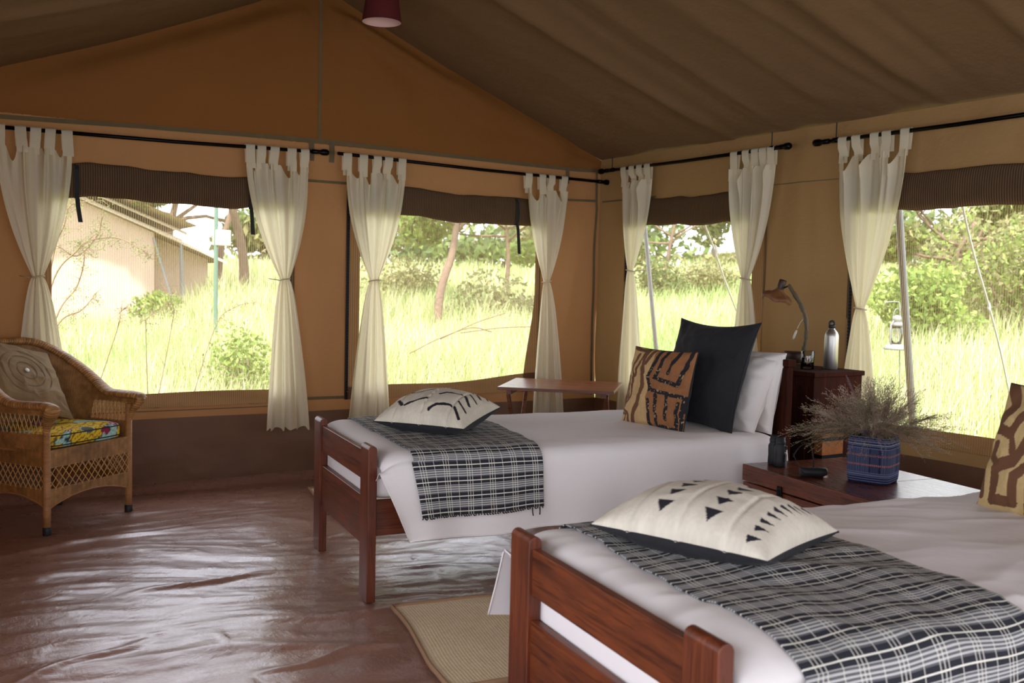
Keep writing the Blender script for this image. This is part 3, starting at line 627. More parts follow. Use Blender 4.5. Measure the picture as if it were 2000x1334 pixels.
def duvet(O, label, seed, hem0, hem1, u_end=2.07, amt=1.0, flare=0):
    r = empty('duvet', bw(O, 0, 0), BR, label, 'duvet')
    nu = 260; us = np.linspace(0, 1, nu)
    uu = .05 + (u_end - .05) * us
    U = np.tile(uu[:, None], (1, len(VV))); V = np.tile(VV, (nu, 1)).astype(float); Z = np.tile(ZZ, (nu, 1)).astype(float)
    # stretch the near hanging part so the hem follows hem0..hem1
    hem = hem0 + (hem1 - hem0) * us + .010 * vn(us * 9, us * 0, seed) + .006 * np.sin(us * 23)
    k = np.arange(len(VV)); near = k >= IN; t = ((ZZ[IN] - ZZ) / (ZZ[IN] - ZZ[-1])).clip(0, 1)
    Z = np.where(near[None, :], ZZ[IN] - t[None, :] * (ZZ[IN] - hem)[:, None], Z)
    V = np.where(near[None, :], V - .020 * t[None, :] * (1 + .6 * np.sin(us * 31 + 2 * vn(us * 4, us * 0, seed)))[:, None] + .006 * vn(us[:, None] * 14, t[None, :] * 1.5, seed + 3) * t[None, :], V)
    # foot end: side flap starts further in as it falls, flares out at the corner
    foot = np.exp(-us * 16)[:, None]
    U = U + np.where(near[None, :], (t[None, :] ** 1.1) * .095 * foot - .035 * foot * (1 - t[None, :]), 0)
    V = V - np.where(near[None, :], .05 * foot * np.sin(PI * (t[None, :] * .8 + .1)), 0)
    far = (k < len(VV) // 3) & (ZZ < .56); tf = ((.56 - ZZ) / .22).clip(0, 1)
    V = V + np.where(far[None, :], flare * foot * tf[None, :], 0); U = U - np.where(far[None, :], flare * .55 * foot, 0)
    # top: rounded fall at the foot inside the footboard
    top = (1 - (near * 1.0) * sstep(0, .08, t)) * (1 - far * (flare > 0)); e = (uu - .05)[:, None]; drop = .055 * (1 - np.sqrt(1 - (1 - (e / .10).clip(0, 1)) ** 2))
    Z = Z - drop * top[None, :]; 
    # fall off at the head end corner (far right) 
    eh = (u_end - uu)[:, None]; Z = Z - .07 * (1 - np.sqrt(1 - (1 - (eh / .12).clip(0, 1)) ** 2)) * top[None, :]
    W = wrinkle(U, np.tile(SS_, (nu, 1)), seed, amt)
    nz = np.where(near, 1 - t, 1.0) * (V[0] < 1.0); Z = Z + W * nz[None, :]; V = V - W * np.where(near, t, 0)[None, :]
    P = np.stack([U, V, Z], -1); P = P
    grid('cloth', P, 'linen', r)
    hm = [Vector(P[i, -1]) + Vector((0, -.001, .002)) for i in range(0, nu, 3)]; MB().tube(hm, .0035, 5).build('hem', 'linen', r, smooth=True)
    fa = [Vector(P[0, j]) for j in range(0, len(VV) // 4, 2)]; MB().tube(fa, .003, 5).build('hem', 'linen', r, smooth=True)
    fe = [Vector(P[0, j]) for j in range(IN, len(VV), 2)]; MB().tube(fe, .0015, 5).build('hem', 'linen', r, smooth=True)
    return P
PA = duvet(OA, 'white duvet spread over the far bed, corner hanging past its footboard', 101, .268, .262, amt=.8)
PB = duvet(OB, 'white wrinkled duvet spread over the nearest bed', 202, .20, .30, amt=2.3, flare=.065)

def blanket(O, P, label, seed, u0, u1, j0, zend, skew=(0, 0), fringe=()):
    r = empty('plaid_blanket', bw(O, 0, 0), BR, label, 'blanket', 'plaid throws across the bed ends')
    nu = P.shape[0]; n = 150; j1 = int(np.argmax(P[nu // 3, :, 2] < zend)) if (P[nu // 3, IN:, 2] < zend).any() else P.shape[1] - 1
    j1 = IN + int(np.argmax(P[nu // 3, IN:, 2] < zend)); js = np.arange(j0, j1 + 1); rows = []; uvs = []
    smid = np.argmax(P[:, 60, 0] > .5)
    for i in range(n):
        a = i / (n - 1); row = []; uv = []
        for jj, j in enumerate(js):
            q = jj / (len(js) - 1); ut = (u0 + (u1 - u0) * a) + skew[0] * q * (1 - a) + skew[1] * q * a + .006 * math.sin(q * 9 + a * 3)
            f = (ut - .05) / (P[-1, 60, 0] - .05) * (nu - 1); f = min(max(f, 0), nu - 1.001); k = int(f); g = f - k
            p = P[k, j] * (1 - g) + P[k + 1, j] * g; row.append(p); uv.append((ut, SS_[j]))
        rows.append(row); uvs.append(uv)
    G = np.array(rows); UV = np.array(uvs); UV[..., 1] = np.concatenate([[0], np.cumsum(np.linalg.norm(np.diff(G[n // 2], axis=0), axis=1))])[None, :]
    du = np.gradient(G, axis=0); dv = np.gradient(G, axis=1); N = np.cross(du, dv); N /= np.linalg.norm(N, axis=2)[..., None]
    if N[n // 2, 10, 2] < 0: N = -N
    A, Q = np.meshgrid(np.linspace(0, 1, n), np.linspace(0, 1, len(js)), indexing='ij')
    h = .010 + .003 * fbm(A * 4, Q * 7, seed, 2).clip(-1, 2) + .003 * ridged(A * 3, Q * 9 + A * 2, seed + 3, 2).clip(0, 2)
    G = G + N * h[..., None]; G[..., 2] = G[..., 2]
    o = grid('cloth', G, 'plaid', r, uv=UV); sm = o.modifiers.new('thickness', 'SOLIDIFY'); sm.thickness = .004; sm.offset = -1
    mb = MB(); rr = random.Random(seed)
    for i in range(0, n, 3):
        p = Vector(G[i, -1]); w = rr.random(); l = .002 + .004 * w + (.03 if (i > n * .86 and i % 9 == 0) else 0)
        mb.tube([p, p + Vector((.003 * (w - .5), -.004, -l * .6)), p + Vector((.012 * (w - .3), -.002, -l))], .0026, 4)
    f = mb.build('fringe', 'blackcotton', r); f['kind'] = 'stuff'
    return r
J0A = 16
blanket(OA, PA, 'black and white plaid throw over the foot of the far bed', 303, .17, .80, J0A, .362, skew=(.0, -.05))
blanket(OB, PB, 'black and white plaid throw over the foot of the nearest bed', 404, .175, .81, 12, .36, skew=(-.01, .0))

# ------------------------------------------------------------------ pillows
def frame3(c, xa, ya):
    x = Vector(xa).normalized(); y = Vector(ya); y = (y - x * y.dot(x)).normalized(); z = x.cross(y)
    return Matrix(((x[0], y[0], z[0], c[0]), (x[1], y[1], z[1], c[1]), (x[2], y[2], z[2], c[2]), (0, 0, 0, 1)))
def pillow(name, label, cat, M, w, h, t, seed, front, back, colF=None, n=90, ears=.07, group=None, power=.5, bfront=1.0, bback=1.0, wr=1.0, crease=None, bend=0, piping=None):
    r = bpy.data.objects.new(name, None); COL.objects.link(r); r.matrix_world = M; tag(r, label, cat, group)
    a = np.sin(np.linspace(-PI / 2, PI / 2, n)) * .55 + np.linspace(-1, 1, n) * .45; A, B_ = np.meshgrid(a, a)
    X = w / 2 * A * (1 - ears * (1 - B_ ** 2)); Y = h / 2 * B_ * (1 - ears * (1 - A ** 2))
    T = ((1 - A ** 2).clip(0) * (1 - B_ ** 2).clip(0)) ** power
    T = T * (1 - .25 * (np.abs(A * B_) ** 2))
    Wn = (.006 * fbm(A * 1.7, B_ * 1.7, seed, 3) + .005 * ridged(A * 2.2 + B_ * .6, B_ * 2.4 - A * .5, seed + 3, 2)) * wr * np.minimum(1, T * 2.5)
    rad = np.hypot(A, B_); ang = np.arctan2(B_, A)
    Wn = Wn + wr * .004 * np.sin(ang * 22 + 3 * vn(A * 2, B_ * 2, seed)) * sstep(.75, 1.25, rad) * (1 - (np.maximum(np.abs(A), np.abs(B_)) ** 8))
    bendz = -bend * (A ** 2)
    uv = np.stack([(A + 1) / 2, (B_ + 1) / 2], -1)
    if crease is not None: Wn = Wn + crease(uv[..., 0], uv[..., 1])
    F = np.stack([X, Y, t / 2 * T * bfront + Wn + bendz], -1); K = np.stack([X, Y, -t / 2 * T * bback - Wn * .5 + bendz], -1)
    grid('front_cover', F, front, r, uv=uv, col=None if colF is None else colF(uv[..., 0], uv[..., 1]))
    grid('back_cover', K, back, r, uv=uv, flip=True)
    e = [F[0, i] for i in range(0, n, 2)] + [F[i, -1] for i in range(0, n, 2)] + [F[-1, n - 1 - i] for i in range(0, n, 2)] + [F[n - 1 - i, 0] for i in range(0, n, 2)]
    MB().tube([Vector(p) for p in e], .0028, 5, closed=True).build('seam', piping or back, r, smooth=True)
    return r
def seg_d(U, V, x0, y0, x1, y1):
    dx, dy = x1 - x0, y1 - y0; t = (((U - x0) * dx + (V - y0) * dy) / (dx * dx + dy * dy + 1e-9)).clip(0, 1); return np.hypot(U - x0 - t * dx, V - y0 - t * dy)
def paint(C, U, V, strokes):
    for pts, w, col in strokes:
        d = np.full(U.shape, 9.)
        for (a, b), (c, e) in zip(pts[:-1], pts[1:]): d = np.minimum(d, seg_d(U, V, a, b, c, e))
        C[d < w] = col
    return C
def tris(C, U, V, lst, col):
    for p in lst:
        m_ = np.ones(U.shape, bool); ar = (p[1][0] - p[0][0]) * (p[2][1] - p[0][1]) - (p[1][1] - p[0][1]) * (p[2][0] - p[0][0]); p = p if ar > 0 else p[::-1]
        for (a, b), (c, e) in zip(p, p[1:] + p[:1]): m_ &= ((c - a) * (V - b) - (e - b) * (U - a)) >= 0
        C[m_] = col
    return C
def base(U, V, col, seed, var=.1, sx=30, sy=6):
    k = 1 + var * fbm(U * sx, V * sy, seed, 2)[..., None] * .6 + var * .5 * vn(U * 90, V * 90, seed + 1)[..., None]; return np.array(col) * k
CREAM = (.62, .56, .45); INK = (.018, .014, .022)
def mud_a(U, V):
    C = base(U, V, CREAM, 5, .10)
    j = .006 * vn(U * 20, V * 20, 3); S = []
    for (cx, cy_, s, k) in ((.27, .12, 1, .0), (.25, .44, 1, .02), (.24, .76, 1, 0), (.80, .10, -1, .0), (.80, .40, -1, .02), (.80, .70, -1, 0)):
        # chevrons: pairs of strokes meeting at the seam
        if s > 0: S += [([(cx - .015, cy_), (cx - .12, cy_ + .13)], .017, INK), ([(cx + .02, cy_), (cx + .22, cy_ + .12)], .017, INK)]
        else: S += [([(cx - .02, cy_ + .10), (cx - .17, cy_ + .06), (cx - .22, cy_ - .02)], .017, INK), ([(cx + .02, cy_ + .10), (cx + .12, cy_ - .03)], .017, INK), ([(cx + .02, cy_ + .22), (cx + .14, cy_ + .12)], .012, INK)]
    C = paint(C, U + j, V - j, S); return C
def mud_a_crease(U, V):
    return sum(-.006 * np.exp(-((U - s) / .012) ** 2) for s in (.2, .5, .8)) + .002 * np.sin(V * 60) * np.exp(-((U - .5) / .03) ** 2)
def mud_b(U, V):
    C = base(U, V, (.66, .60, .50), 6, .10); L = []
    j = .005 * vn(U * 18, V * 18, 4)
    for cx in (.02, .36, .64):
        for k in range(7): y = .10 + k * .135; s = 1.0; L.append([(cx - .045 * s, y + .05), (cx + .055 * s, y + .045), (cx + .005, y - .04)])
    for k in range(10): y = .07 + k * .092; L.append([(.86, y + .012), (.935, y + .03), (.875, y - .035)])
    return tris(C, U + j, V + j, L, INK)
def mud_b_crease(U, V): return sum(-.005 * np.exp(-((U - s) / .014) ** 2) for s in (.22, .5, .77))
def flat_pillow(O, L, Fq, Rq, label, colF, seed, crease, t, bb=.5):
    a, b, c_ = bw(O, *L), bw(O, *Fq), bw(O, *Rq); x = b - a; y = c_ - b; M = frame3((a + c_) / 2, x, y)
    return pillow('throw_pillow', label, 'pillow', M, x.length * 1.03, y.length * 1.03, t, seed, 'attr', 'blackcotton', colF, n=170, ears=.05, power=.42, bfront=1.2, bback=bb, crease=crease, wr=.45)
flat_pillow(OA, (.174, .458, .672), (.475, .152, .668), (.76, .46, .716), 'cream pillow with black chevron strokes lying on the far bed', mud_a, 11, mud_a_crease, .19, .8)
flat_pillow(OB, (.183, .735, .672), (.40, .305, .670), (.755, .565, .658), 'cream pillow with rows of black triangles lying on the nearest bed', mud_b, 12, mud_b_crease, .20, .75)

def bed_vec(d): c, s = math.cos(BR), math.sin(BR); return Vector((d[0] * c - d[1] * s, d[0] * s + d[1] * c, d[2]))
TAN = (.50, .33, .15); BRN = (.14, .062, .03); RUST = (.27, .115, .045); BLK = (.018, .015, .018)
def kuba_a(U, V):
    C = base(U, V, TAN, 21, .12); wob = .008 * vn(U * 14, V * 14, 9); u = U + wob; v = V + .008 * vn(U * 12, V * 12, 19)
    right = u > (.50 - .06 * V); C[right] = base(U, V, RUST, 23, .15)[right]
    C = paint(C, u, v, [([(.30, 1.0), (.29, .80), (.35, .66), (.36, .40), (.30, .22), (.22, 0)], .034, BRN),
        ([(.40, .97), (.35, .80)], .03, BRN), ([(.04, .98), (.26, .96), (.20, .74), (.20, .62)], .022, BRN), ([(.15, .90), (.10, .70), (.17, .62), (.19, .38), (.08, .22), (.06, .40), (.10, .56), (.08, .60)], .022, BRN),
        ([(.12, .50), (.11, .32)], .018, BRN), ([(.02, .60), (.03, .20), (.16, .10), (.14, 0)], .020, BRN), ([(.05, 0), (.10, .10), (.0, .14)], .018, BRN), ([(.40, .62), (.42, .30), (.34, .05)], .0, BRN)])
    C = paint(C, u, v, [([(.52, .99), (.45, .62), (.50, .46), (.97, .42)], .026, BLK), ([(.62, .99), (.56, .62), (.88, .56), (.95, .99)], .026, BLK), ([(.78, .97), (.72, .70)], .026, BLK),
        ([(.99, .42), (.97, .0)], .02, BLK), ([(.52, .32), (.53, .0)], .024, BLK), ([(.62, .40), (.64, .02), (.92, .02), (.93, .34)], .022, BLK), ([(.76, .40), (.78, .12)], .022, BLK)])
    dots = (vn(U * 60, V * 60, 77) > .62) & (C.sum(-1) < .08) & (V < .75); C[dots] = (.30, .22, .12); return C
def kuba_b(U, V):
    C = base(U, V, (.52, .37, .17), 31, .12); wob = .010 * vn(U * 9, V * 9, 9); u = U + wob; v = V + .010 * vn(U * 9, V * 9, 29)
    return paint(C, u, v, [([(.02, 1.0), (.10, .92), (.16, .82), (.06, .70)], .05, BRN), ([(.02, .62), (.20, .60), (.32, .80), (.34, 1.0)], .042, BRN), ([(.10, .50), (.06, .42), (.16, .36), (.30, .42), (.22, .58)], .03, BRN),
        ([(.16, .08), (.16, .32), (.30, .38), (.42, .60), (.46, 1.0)], .042, BRN), ([(.16, .08), (.34, .08), (.34, .28), (.52, .46), (.58, 1.0)], .04, BRN), ([(.48, .0), (.50, .24), (.66, .44), (.70, .9)], .045, BRN),
        ([(.64, .0), (.66, .22), (.84, .4), (.84, .8)], .04, BRN), ([(.80, .0), (.82, .2), (.98, .36)], .04, BRN), ([(.02, .30), (.04, .10)], .03, BRN)])
def lean(name, label, cat, O, BL, BRt, hgt, lean_u, t, seed, front, back, colF=None, group=None, dv=0, z0=.612, **kw):
    """cushion standing on the bed: BL, BRt bottom corners (u,v); top leans by lean_u towards the head"""
    a = bw(O, *BL, z0); b = bw(O, *BRt, z0); x = b - a; w = x.length; up = bed_vec((lean_u, dv, math.sqrt(max(.01, hgt ** 2 - lean_u ** 2)))); c = a + x * .5 + up * .5
    return pillow(name, label, cat, frame3(c, x, up), w, hgt, t, seed, front, back, colF, group=group, **kw)
lean('square_cushion', 'brown and tan patterned cushion leaning on the large black pillow', 'cushion', OA, (1.50, .60), (1.585, .17), .40, .10, .13, 41, 'attr', 'blackcotton', kuba_a, n=190, ears=.05, dv=-.07, z0=.605, power=.45)
lean('large_pillow', 'large plain black pillow standing on the far bed', 'pillow', OA, (1.72, .66), (1.80, .10), .57, .19, .20, 43, 'blackcotton', 'blackcotton', ears=.12, dv=-.10, z0=.60, power=.5, wr=1.2)
lean('bed_pillow', 'white bed pillow directly behind the large black pillow', 'pillow', OA, (1.86, .72), (1.93, .045), .40, .17, .17, 45, 'pillow_linen', 'pillow_linen', ears=.04, z0=.605, power=.42, wr=1.4, dv=-.02)
lean('bed_pillow', 'white bed pillow rearmost against the far headboard', 'pillow', OA, (1.975, .75), (2.03, .03), .40, .08, .15, 47, 'pillow_linen', 'pillow_linen', ears=.04, z0=.60, power=.42, wr=1.4, dv=-.02)
lean('square_cushion', 'tan cushion with brown meandering lines cut by the right photo edge', 'cushion', OB, (1.63, .79), (1.60, .33), .43, .13, .14, 51, 'attr', 'blackcotton', kuba_b, n=150, ears=.05, dv=.02, z0=.60, power=.45)
lean('large_pillow', 'black pillow corner peeping out behind the tan cushion at right', 'pillow', OB, (1.76, .87), (1.76, .33), .50, .20, .18, 53, 'blackcotton', 'blackcotton', ears=.06, z0=.605, dv=-.18)
lean('bed_pillow', 'white bed pillow on the nearest bed behind the black pillow corner', 'pillow', OB, (1.95, .90), (1.95, .30), .40, .13, .17, 55, 'pillow_linen', 'pillow_linen', ears=.06, z0=.605, power=.42, dv=-.10)

# ------------------------------------------------------------------ chest between the beds and what stands on it
CH = math.radians(-8.5); CO = (3.10, 2.16)            # near front corner of the chest, top at .5 m
ch = empty('wooden_chest', (CO[0], CO[1], 0), CH, 'long polished dark wooden chest between the two beds', 'chest')
MB().box(.004, .606, .004, 1.086, .02, .418).build('body', 'chestwood', ch, bevel=.003)
MB().box(0, .61, 0, 1.09, .424, .5).build('lid', 'chestwood', ch, bevel=.004)
MB().box(-.006, .615, -.006, 1.096, .0, .03).build('plinth', 'chestwood', ch, bevel=.002)
for y in (.30, .80): MB().box(-.009, .0, y, y + .03, .40, .448).box(-.013, -.008, y + .008, y + .022, .375, .432).build('latch', 'iron', ch, bevel=.002)
MB().box(.0, .61, .545, .5465, .4995, .5006).build('lid_joint', 'rubber', ch)

def navy(TH, Zn):
    k = TH.shape; C = np.tile(np.array((.014, .018, .06)), k + (1,)); pale = np.array((.13, .155, .26)); light = np.array((.36, .37, .44))
    st = (np.sin(TH * 150) > -.1); C[st] = pale * .62
    for a in (0, PI / 2, PI, 3 * PI / 2):             # plain dark corner panels
        d = np.abs(((TH - a - .35 + PI) % (2 * PI)) - PI); C[d < .20] = (.035, .042, .09); C[(d > .17) & (d < .24)] = (.012, .014, .05)
    band = (Zn > .74) | (Zn < .24); C[band] = (.010, .012, .045)
    for z, w, c in ((.97, .010, pale), (.93, .010, pale), (.885, .010, pale), (.835, .010, light), (.79, .009, pale), (.755, .007, pale), (.235, .010, pale), (.19, .009, pale), (.145, .009, pale), (.10, .012, pale), (.05, .008, pale)): C[np.abs(Zn - z) < w] = c
    zig = np.abs(((TH * 9 / PI) % 1) - .5) * .06
    for z0, c in ((.60, (.30, .11, .08)), (.40, (.32, .12, .09))):
        m_ = np.abs(Zn - z0 - zig + .015) < .009; m_ |= np.abs(Zn - z0 + zig - .015) < .009; C[m_ & (np.sin(TH * 90) > -.2)] = c
    return C
vp = at(1706, 946, Z=.502); vx, vy = vp[0] + .070, vp[1] + .060
va = empty('vase', (vx, vy, .501), math.radians(20), 'navy blue woven square planter on the wooden chest', 'planter')
th = np.linspace(0, 2 * PI, 361)[:-1]; zz = np.concatenate([[0], np.linspace(.004, .195, 60), [.199, .197]])
TH, Zq = np.meshgrid(th, zz); sq = (np.abs(np.cos(TH)) ** 5.5 + np.abs(np.sin(TH)) ** 5.5) ** (-1 / 5.5); rr_ = 0.088 * sq * (1 + .05 * np.sin(PI * Zq / .2)) * (1 - .05 * np.exp(-Zq / .006)) + .0008 * np.sin(TH * 70)
rr_[-1] -= .006
grid('woven_body', np.stack([rr_ * np.cos(TH), rr_ * np.sin(TH), Zq], -1), 'attr', va, col=navy(TH, Zq / .2), wrap=True)
rb = rr_[::-1][:40] - .007; zi = Zq[::-1][:40]
grid('inner_lining', np.stack([rb * np.cos(TH[:40]), rb * np.sin(TH[:40]), zi], -1), 'blackcotton', va, wrap=True)
MB().lathe([(.001, .002), (.09, .002)], 24).build('base', 'blackcotton', va)

def grass_bunch():
    r = empty('dried_grass_bunch', (vx, vy, .56), 0, 'wide spray of feathery dried grass in the navy planter', 'dried flowers')
    V = []; F = []; C = []; rg = random.Random(5)
    def ribbon(pts, w, col):
        k = len(V); n = len(pts)
        for i, p in enumerate(pts):
            d = (pts[min(i + 1, n - 1)] - pts[max(i - 1, 0)]); s = d.cross(Vector((rg.random() - .5, rg.random() - .5, rg.random() - .5)))
            s = s.normalized() * w * (1 - .5 * i / n) if s.length > 1e-9 else Vector((w, 0, 0)); V.append(p + s); V.append(p - s); C.append(col); C.append(col)
        for i in range(n - 1): F.append((k + 2 * i, k + 2 * i + 1, k + 2 * i + 3, k + 2 * i + 2))
    for i in range(380):
        az = rg.random() * 2 * PI; lift = rg.random() ** 1.25; el = math.radians(11 + 72 * lift); L = (.18 + .185 * rg.random()) * (1.0 - .30 * lift)
        d = Vector((math.cos(az) * math.cos(el), math.sin(az) * math.cos(el), math.sin(el))); st = Vector((d.x * .03, d.y * .03, .03)); mid = Vector((d.x * .055, d.y * .055, .145))
        col = random.Random(i).choice([(.34, .26, .19), (.42, .33, .24), (.26, .21, .13), (.42, .31, .26), (.24, .215, .12)])
        pts = []
        for k in range(9):
            t = k / 8; p = mid + d * (L * t) + Vector((0, 0, -.12 * (1 - lift) * t * t)); pts.append(p)
        ribbon([st, mid] + pts[1:], .0008, col)
        for b in range(26):                            # panicle: fine side branchlets with seeds
            t = .30 + .70 * (b / 26) ** .9; f = t * 8; k0 = min(7, int(f)); p = pts[k0].lerp(pts[k0 + 1], f - k0)
            q = Vector((rg.gauss(0, 1), rg.gauss(0, 1), rg.gauss(0, .8))).normalized(); l = (.022 + .050 * rg.random()) * (1.25 - t); e = p + d * l * .9 + q * l * .6 - Vector((0, 0, l * .25))
            ribbon([p, p.lerp(e, .5) + q * .003, e], .0006, col)
            for sdd in range(2):
                s = p.lerp(e, .55 + .42 * sdd) + q * .002; ss = .0023; k = len(V)
                a = Vector((rg.gauss(0, 1), rg.gauss(0, 1), rg.gauss(0, 1))).normalized() * ss; bb = a.cross(d).normalized() * ss * .6
                V.extend([s + d * ss * 1.6, s + bb, s - d * ss, s - bb]); C.extend([tuple(x * (.8 + .6 * rg.random()) for x in col)] * 4); F.append((k, k + 1, k + 2, k + 3))
    o = make('feathery_grass', np.array([tuple(v) for v in V]), np.array(F), 'leafattr', r, col=np.array(C), smooth=False); o['kind'] = 'stuff'; o['label'] = 'fine brown seed grasses'
    def plume(d, L, s, rad, col, name='plume'):
        d = Vector(d).normalized(); b = Vector((d.x * .05, d.y * .05, .14)); V = []; F = []; C = []; rq = random.Random(int(L * 1e4) + int(d.x * 999))
        MB().tube([Vector((0, 0, .03)), b, b + d * L], .0011, 5).build('stem', 'twig', r)
        for i in range(420):
            t = rq.random(); p = b + d * (L + s * t); q = Vector((rq.gauss(0, 1), rq.gauss(0, 1), rq.gauss(0, 1))); q = (q - d * q.dot(d)).normalized(); rr = rad * math.sin(PI * (.08 + .88 * t)) ** .6
            e = p + q * rr * (.7 + .4 * rq.random()) + d * rr * 1.1; w = q.cross(d) * .0007; k = len(V); V.extend([p - w, p + w, e]); F.append((k, k + 1, k + 2)); c = tuple(x * (.8 + .4 * rq.random()) for x in col); C.extend([c] * 3)
        make(name, np.array([tuple(v) for v in V]), np.array(F), 'leafattr', r, col=np.array(C), smooth=False)
    vr = Vector((.85, -.52, 0)); vu = Vector((0, 0, 1)); vf = Vector((.52, .85, 0))        # right, up, away as seen across the room
    for (a, b, c, L, s, rad, col) in ((-.9, .42, -.1, .14, .085, .012, (.62, .52, .44)), (-.45, 1, .0, .17, .10, .011, (.30, .19, .20)), (1, .42, .0, .12, .11, .010, (.26, .16, .12)), (.25, .75, -.6, .02, .045, .022, (.52, .44, .28)), (-.7, .35, -.8, .03, .05, .018, (.34, .28, .30)),
        (.7, .8, .1, .10, .08, .008, (.22, .13, .10)), (-.15, .3, -1, .0, .05, .018, (.34, .22, .22)), (-.75, .75, .0, .11, .07, .012, (.32, .24, .20)), (.45, .95, .3, .10, .07, .009, (.25, .16, .14))):
        plume(vr * a + vu * b + vf * c, L, s, rad, col)
grass_bunch()

# binoculars standing on the chest, strap and a small case
bp = at(1529, 912, Z=.5); bn = empty('binoculars', (bp[0] + .01, bp[1] + .02, .5), math.radians(20), 'black binoculars standing upright at the left end of the chest', 'binoculars')
for dx in (-.016, .022):
    MB().lathe([(.024, 0), (.0275, .003), (.0275, .03), (.0265, .045), (.0275, .06), (.0275, .088), (.022, .098), (.021, .104), (.0225, .106), (.0225, .118), (.020, .120), (.0205, .133), (.017, .136), (.015, .130)], 28, Matrix.Translation((dx, .045 * (dx > 0), 0)), cap=True).build('barrel', 'rubber', bn, smooth=True)
MB().box(-.012, .022, .005, .04, .03, .095).build('bridge', 'rubber', bn, bevel=.006)
MB().tube([(.003, .02, .095), (.003, .02, .12)], .010, 16).build('focus_wheel', 'iron', bn, smooth=True)
MB().box(-.030, -.0130, -.0285, -.0268, .066, .068).build('white_mark', 'plastic', bn)
MB().box(-.030, -.008, -.0300, -.024, .022, .060).box(-.020, -.008, -.0305, -.024, .078, .098).build('grip_pad', 'iron', bn, bevel=.003)
cs = at(1590, 934, Z=.5)
sp = [at(1549, 893, D=4.2), at(1556, 880, D=4.2), at(1566, 870, D=4.22), at(1578, 866, D=4.24), at(1586, 878, D=4.24), at(1589, 905, D=4.22), at(1586, 925, Z=.503)]
cen = Vector(sp[0]); st_ = empty('carrying_strap', sp[0], 0, 'black braided strap looping from the binoculars to the case', 'strap')
Pst = [Vector(p) - cen for p in catmull(sp, 10)]; mb = MB(); mb.tube(Pst, [.0032 + .0016 * abs(math.sin(i * .9)) * (i < 34) for i in range(len(Pst))], 8, flat=.6); mb.build('loop', 'black_web', st_, smooth=True)
sp2 = [at(1549, 886, D=4.2), at(1556, 902, D=4.18), at(1566, 920, D=4.15), at(1574, 928, Z=.505)]
MB().tube([Vector(p) - cen for p in catmull(sp2, 6)], [.003 + .003 * (i / 18) for i in range(19)], 8, flat=.4).build('flat_end', 'black_web', st_, smooth=True)
cc = empty('lens_case', (cs[0] + .015, cs[1] + .02, .5), math.radians(-32), 'small black case lying beside the binoculars on the chest', 'case')
MB().lathe([(.016, -.058), (.0215, -.054), (.022, -.02), (.0205, 0), (.022, .02), (.0215, .052), (.017, .058)], 20, Matrix.Translation((0, 0, .0215)) @ Matrix.Rotation(PI / 2, 4, 'Y')).build('body', 'rubber', cc, smooth=True)
MB().lathe([(.0105, 0), (.011, .004), (.008, .012), (.002, .0125)], 14, Matrix.Translation((.052, -.01, .001)), ).build('bead', 'shade_in', cc, smooth=True)

# ------------------------------------------------------------------ cabinet behind the far bed head
CT = .885; kx0, kx1, ky0, ky1 = 3.93, 4.32, 3.42, 4.30
kb = empty('bedside_cabinet', (kx0, ky0, 0), 0, 'tall dark mahogany cabinet between the far bed head and the canvas wall', 'cabinet')
MB().box(.01, kx1 - kx0 - .01, .01, ky1 - ky0 - .01, .04, CT - .025).build('body', 'cabinetwood', kb, bevel=.003)
MB().box(0, kx1 - kx0, 0, ky1 - ky0, CT - .025, CT).build('top', 'cabinetwood', kb, bevel=.004)
MB().box(0, kx1 - kx0, 0, ky1 - ky0, 0, .045).build('plinth', 'cabinetwood', kb, bevel=.003)
for q in range(2): MB().box(.002, .012, .05 + q * .42, .43 + q * .42, .10, CT - .07).build('door', 'cabinetwood', kb, bevel=.004)
pb = at(1626, 895, Z=.52)
c0 = at(1606, 870, X=3.96)
sb = empty('wooden_box', (3.96, c0[1], 0), 0, 'orange wooden box with black iron bands behind the chest', 'box'); hb0 = float(at(1606, 849, X=3.96)[2])
MB().box(0, .16, .0, .20, .0, hb0).build('body', 'orangewood', sb, bevel=.004)
for z in (hb0 - .035, hb0 - .125, .3): MB().box(-.003, .163, -.003, .203, z, z + .018).build('iron_band', 'iron', sb)

bo = at(1620, 722, Z=CT); bt = empty('water_bottle', (bo[0] + .03, bo[1] + .02, CT), 0, 'brushed aluminium water bottle on the mahogany cabinet', 'bottle')
MB().lathe([(.034, 0), (.0375, .004), (.0375, .175), (.036, .185), (.030, .200), (.018, .214), (.0165, .216), (.0165, .224)], 40).build('body', 'steel', bt, smooth=True)
MB().lathe([(.0185, .222), (.0185, .236), (.017, .238)], 24).build('cap', 'rubber', bt, smooth=True)
MB().tube([Vector((.0135 * math.cos(t) * .95, 0, .246 + .0125 * math.sin(t))) for t in np.linspace(0, 2 * PI, 17)[:-1]], .0058, 8, closed=True).build('carry_loop', 'rubber', bt, smooth=True).rotation_euler = (0, 0, math.radians(-40))
go = at(1577, 722, Z=CT); gl = empty('drinking_glass', (go[0] + .02, go[1] + .02, CT), 0, 'clear glass tumbler with a little water beside the bottle', 'glass')
MB().lathe([(.033, 0), (.0345, .002), (.0355, .098), (.0345, .0995), (.0335, .098), (.0325, .012), (.001, .010)], 32).build('tumbler', 'glass', gl, smooth=True)

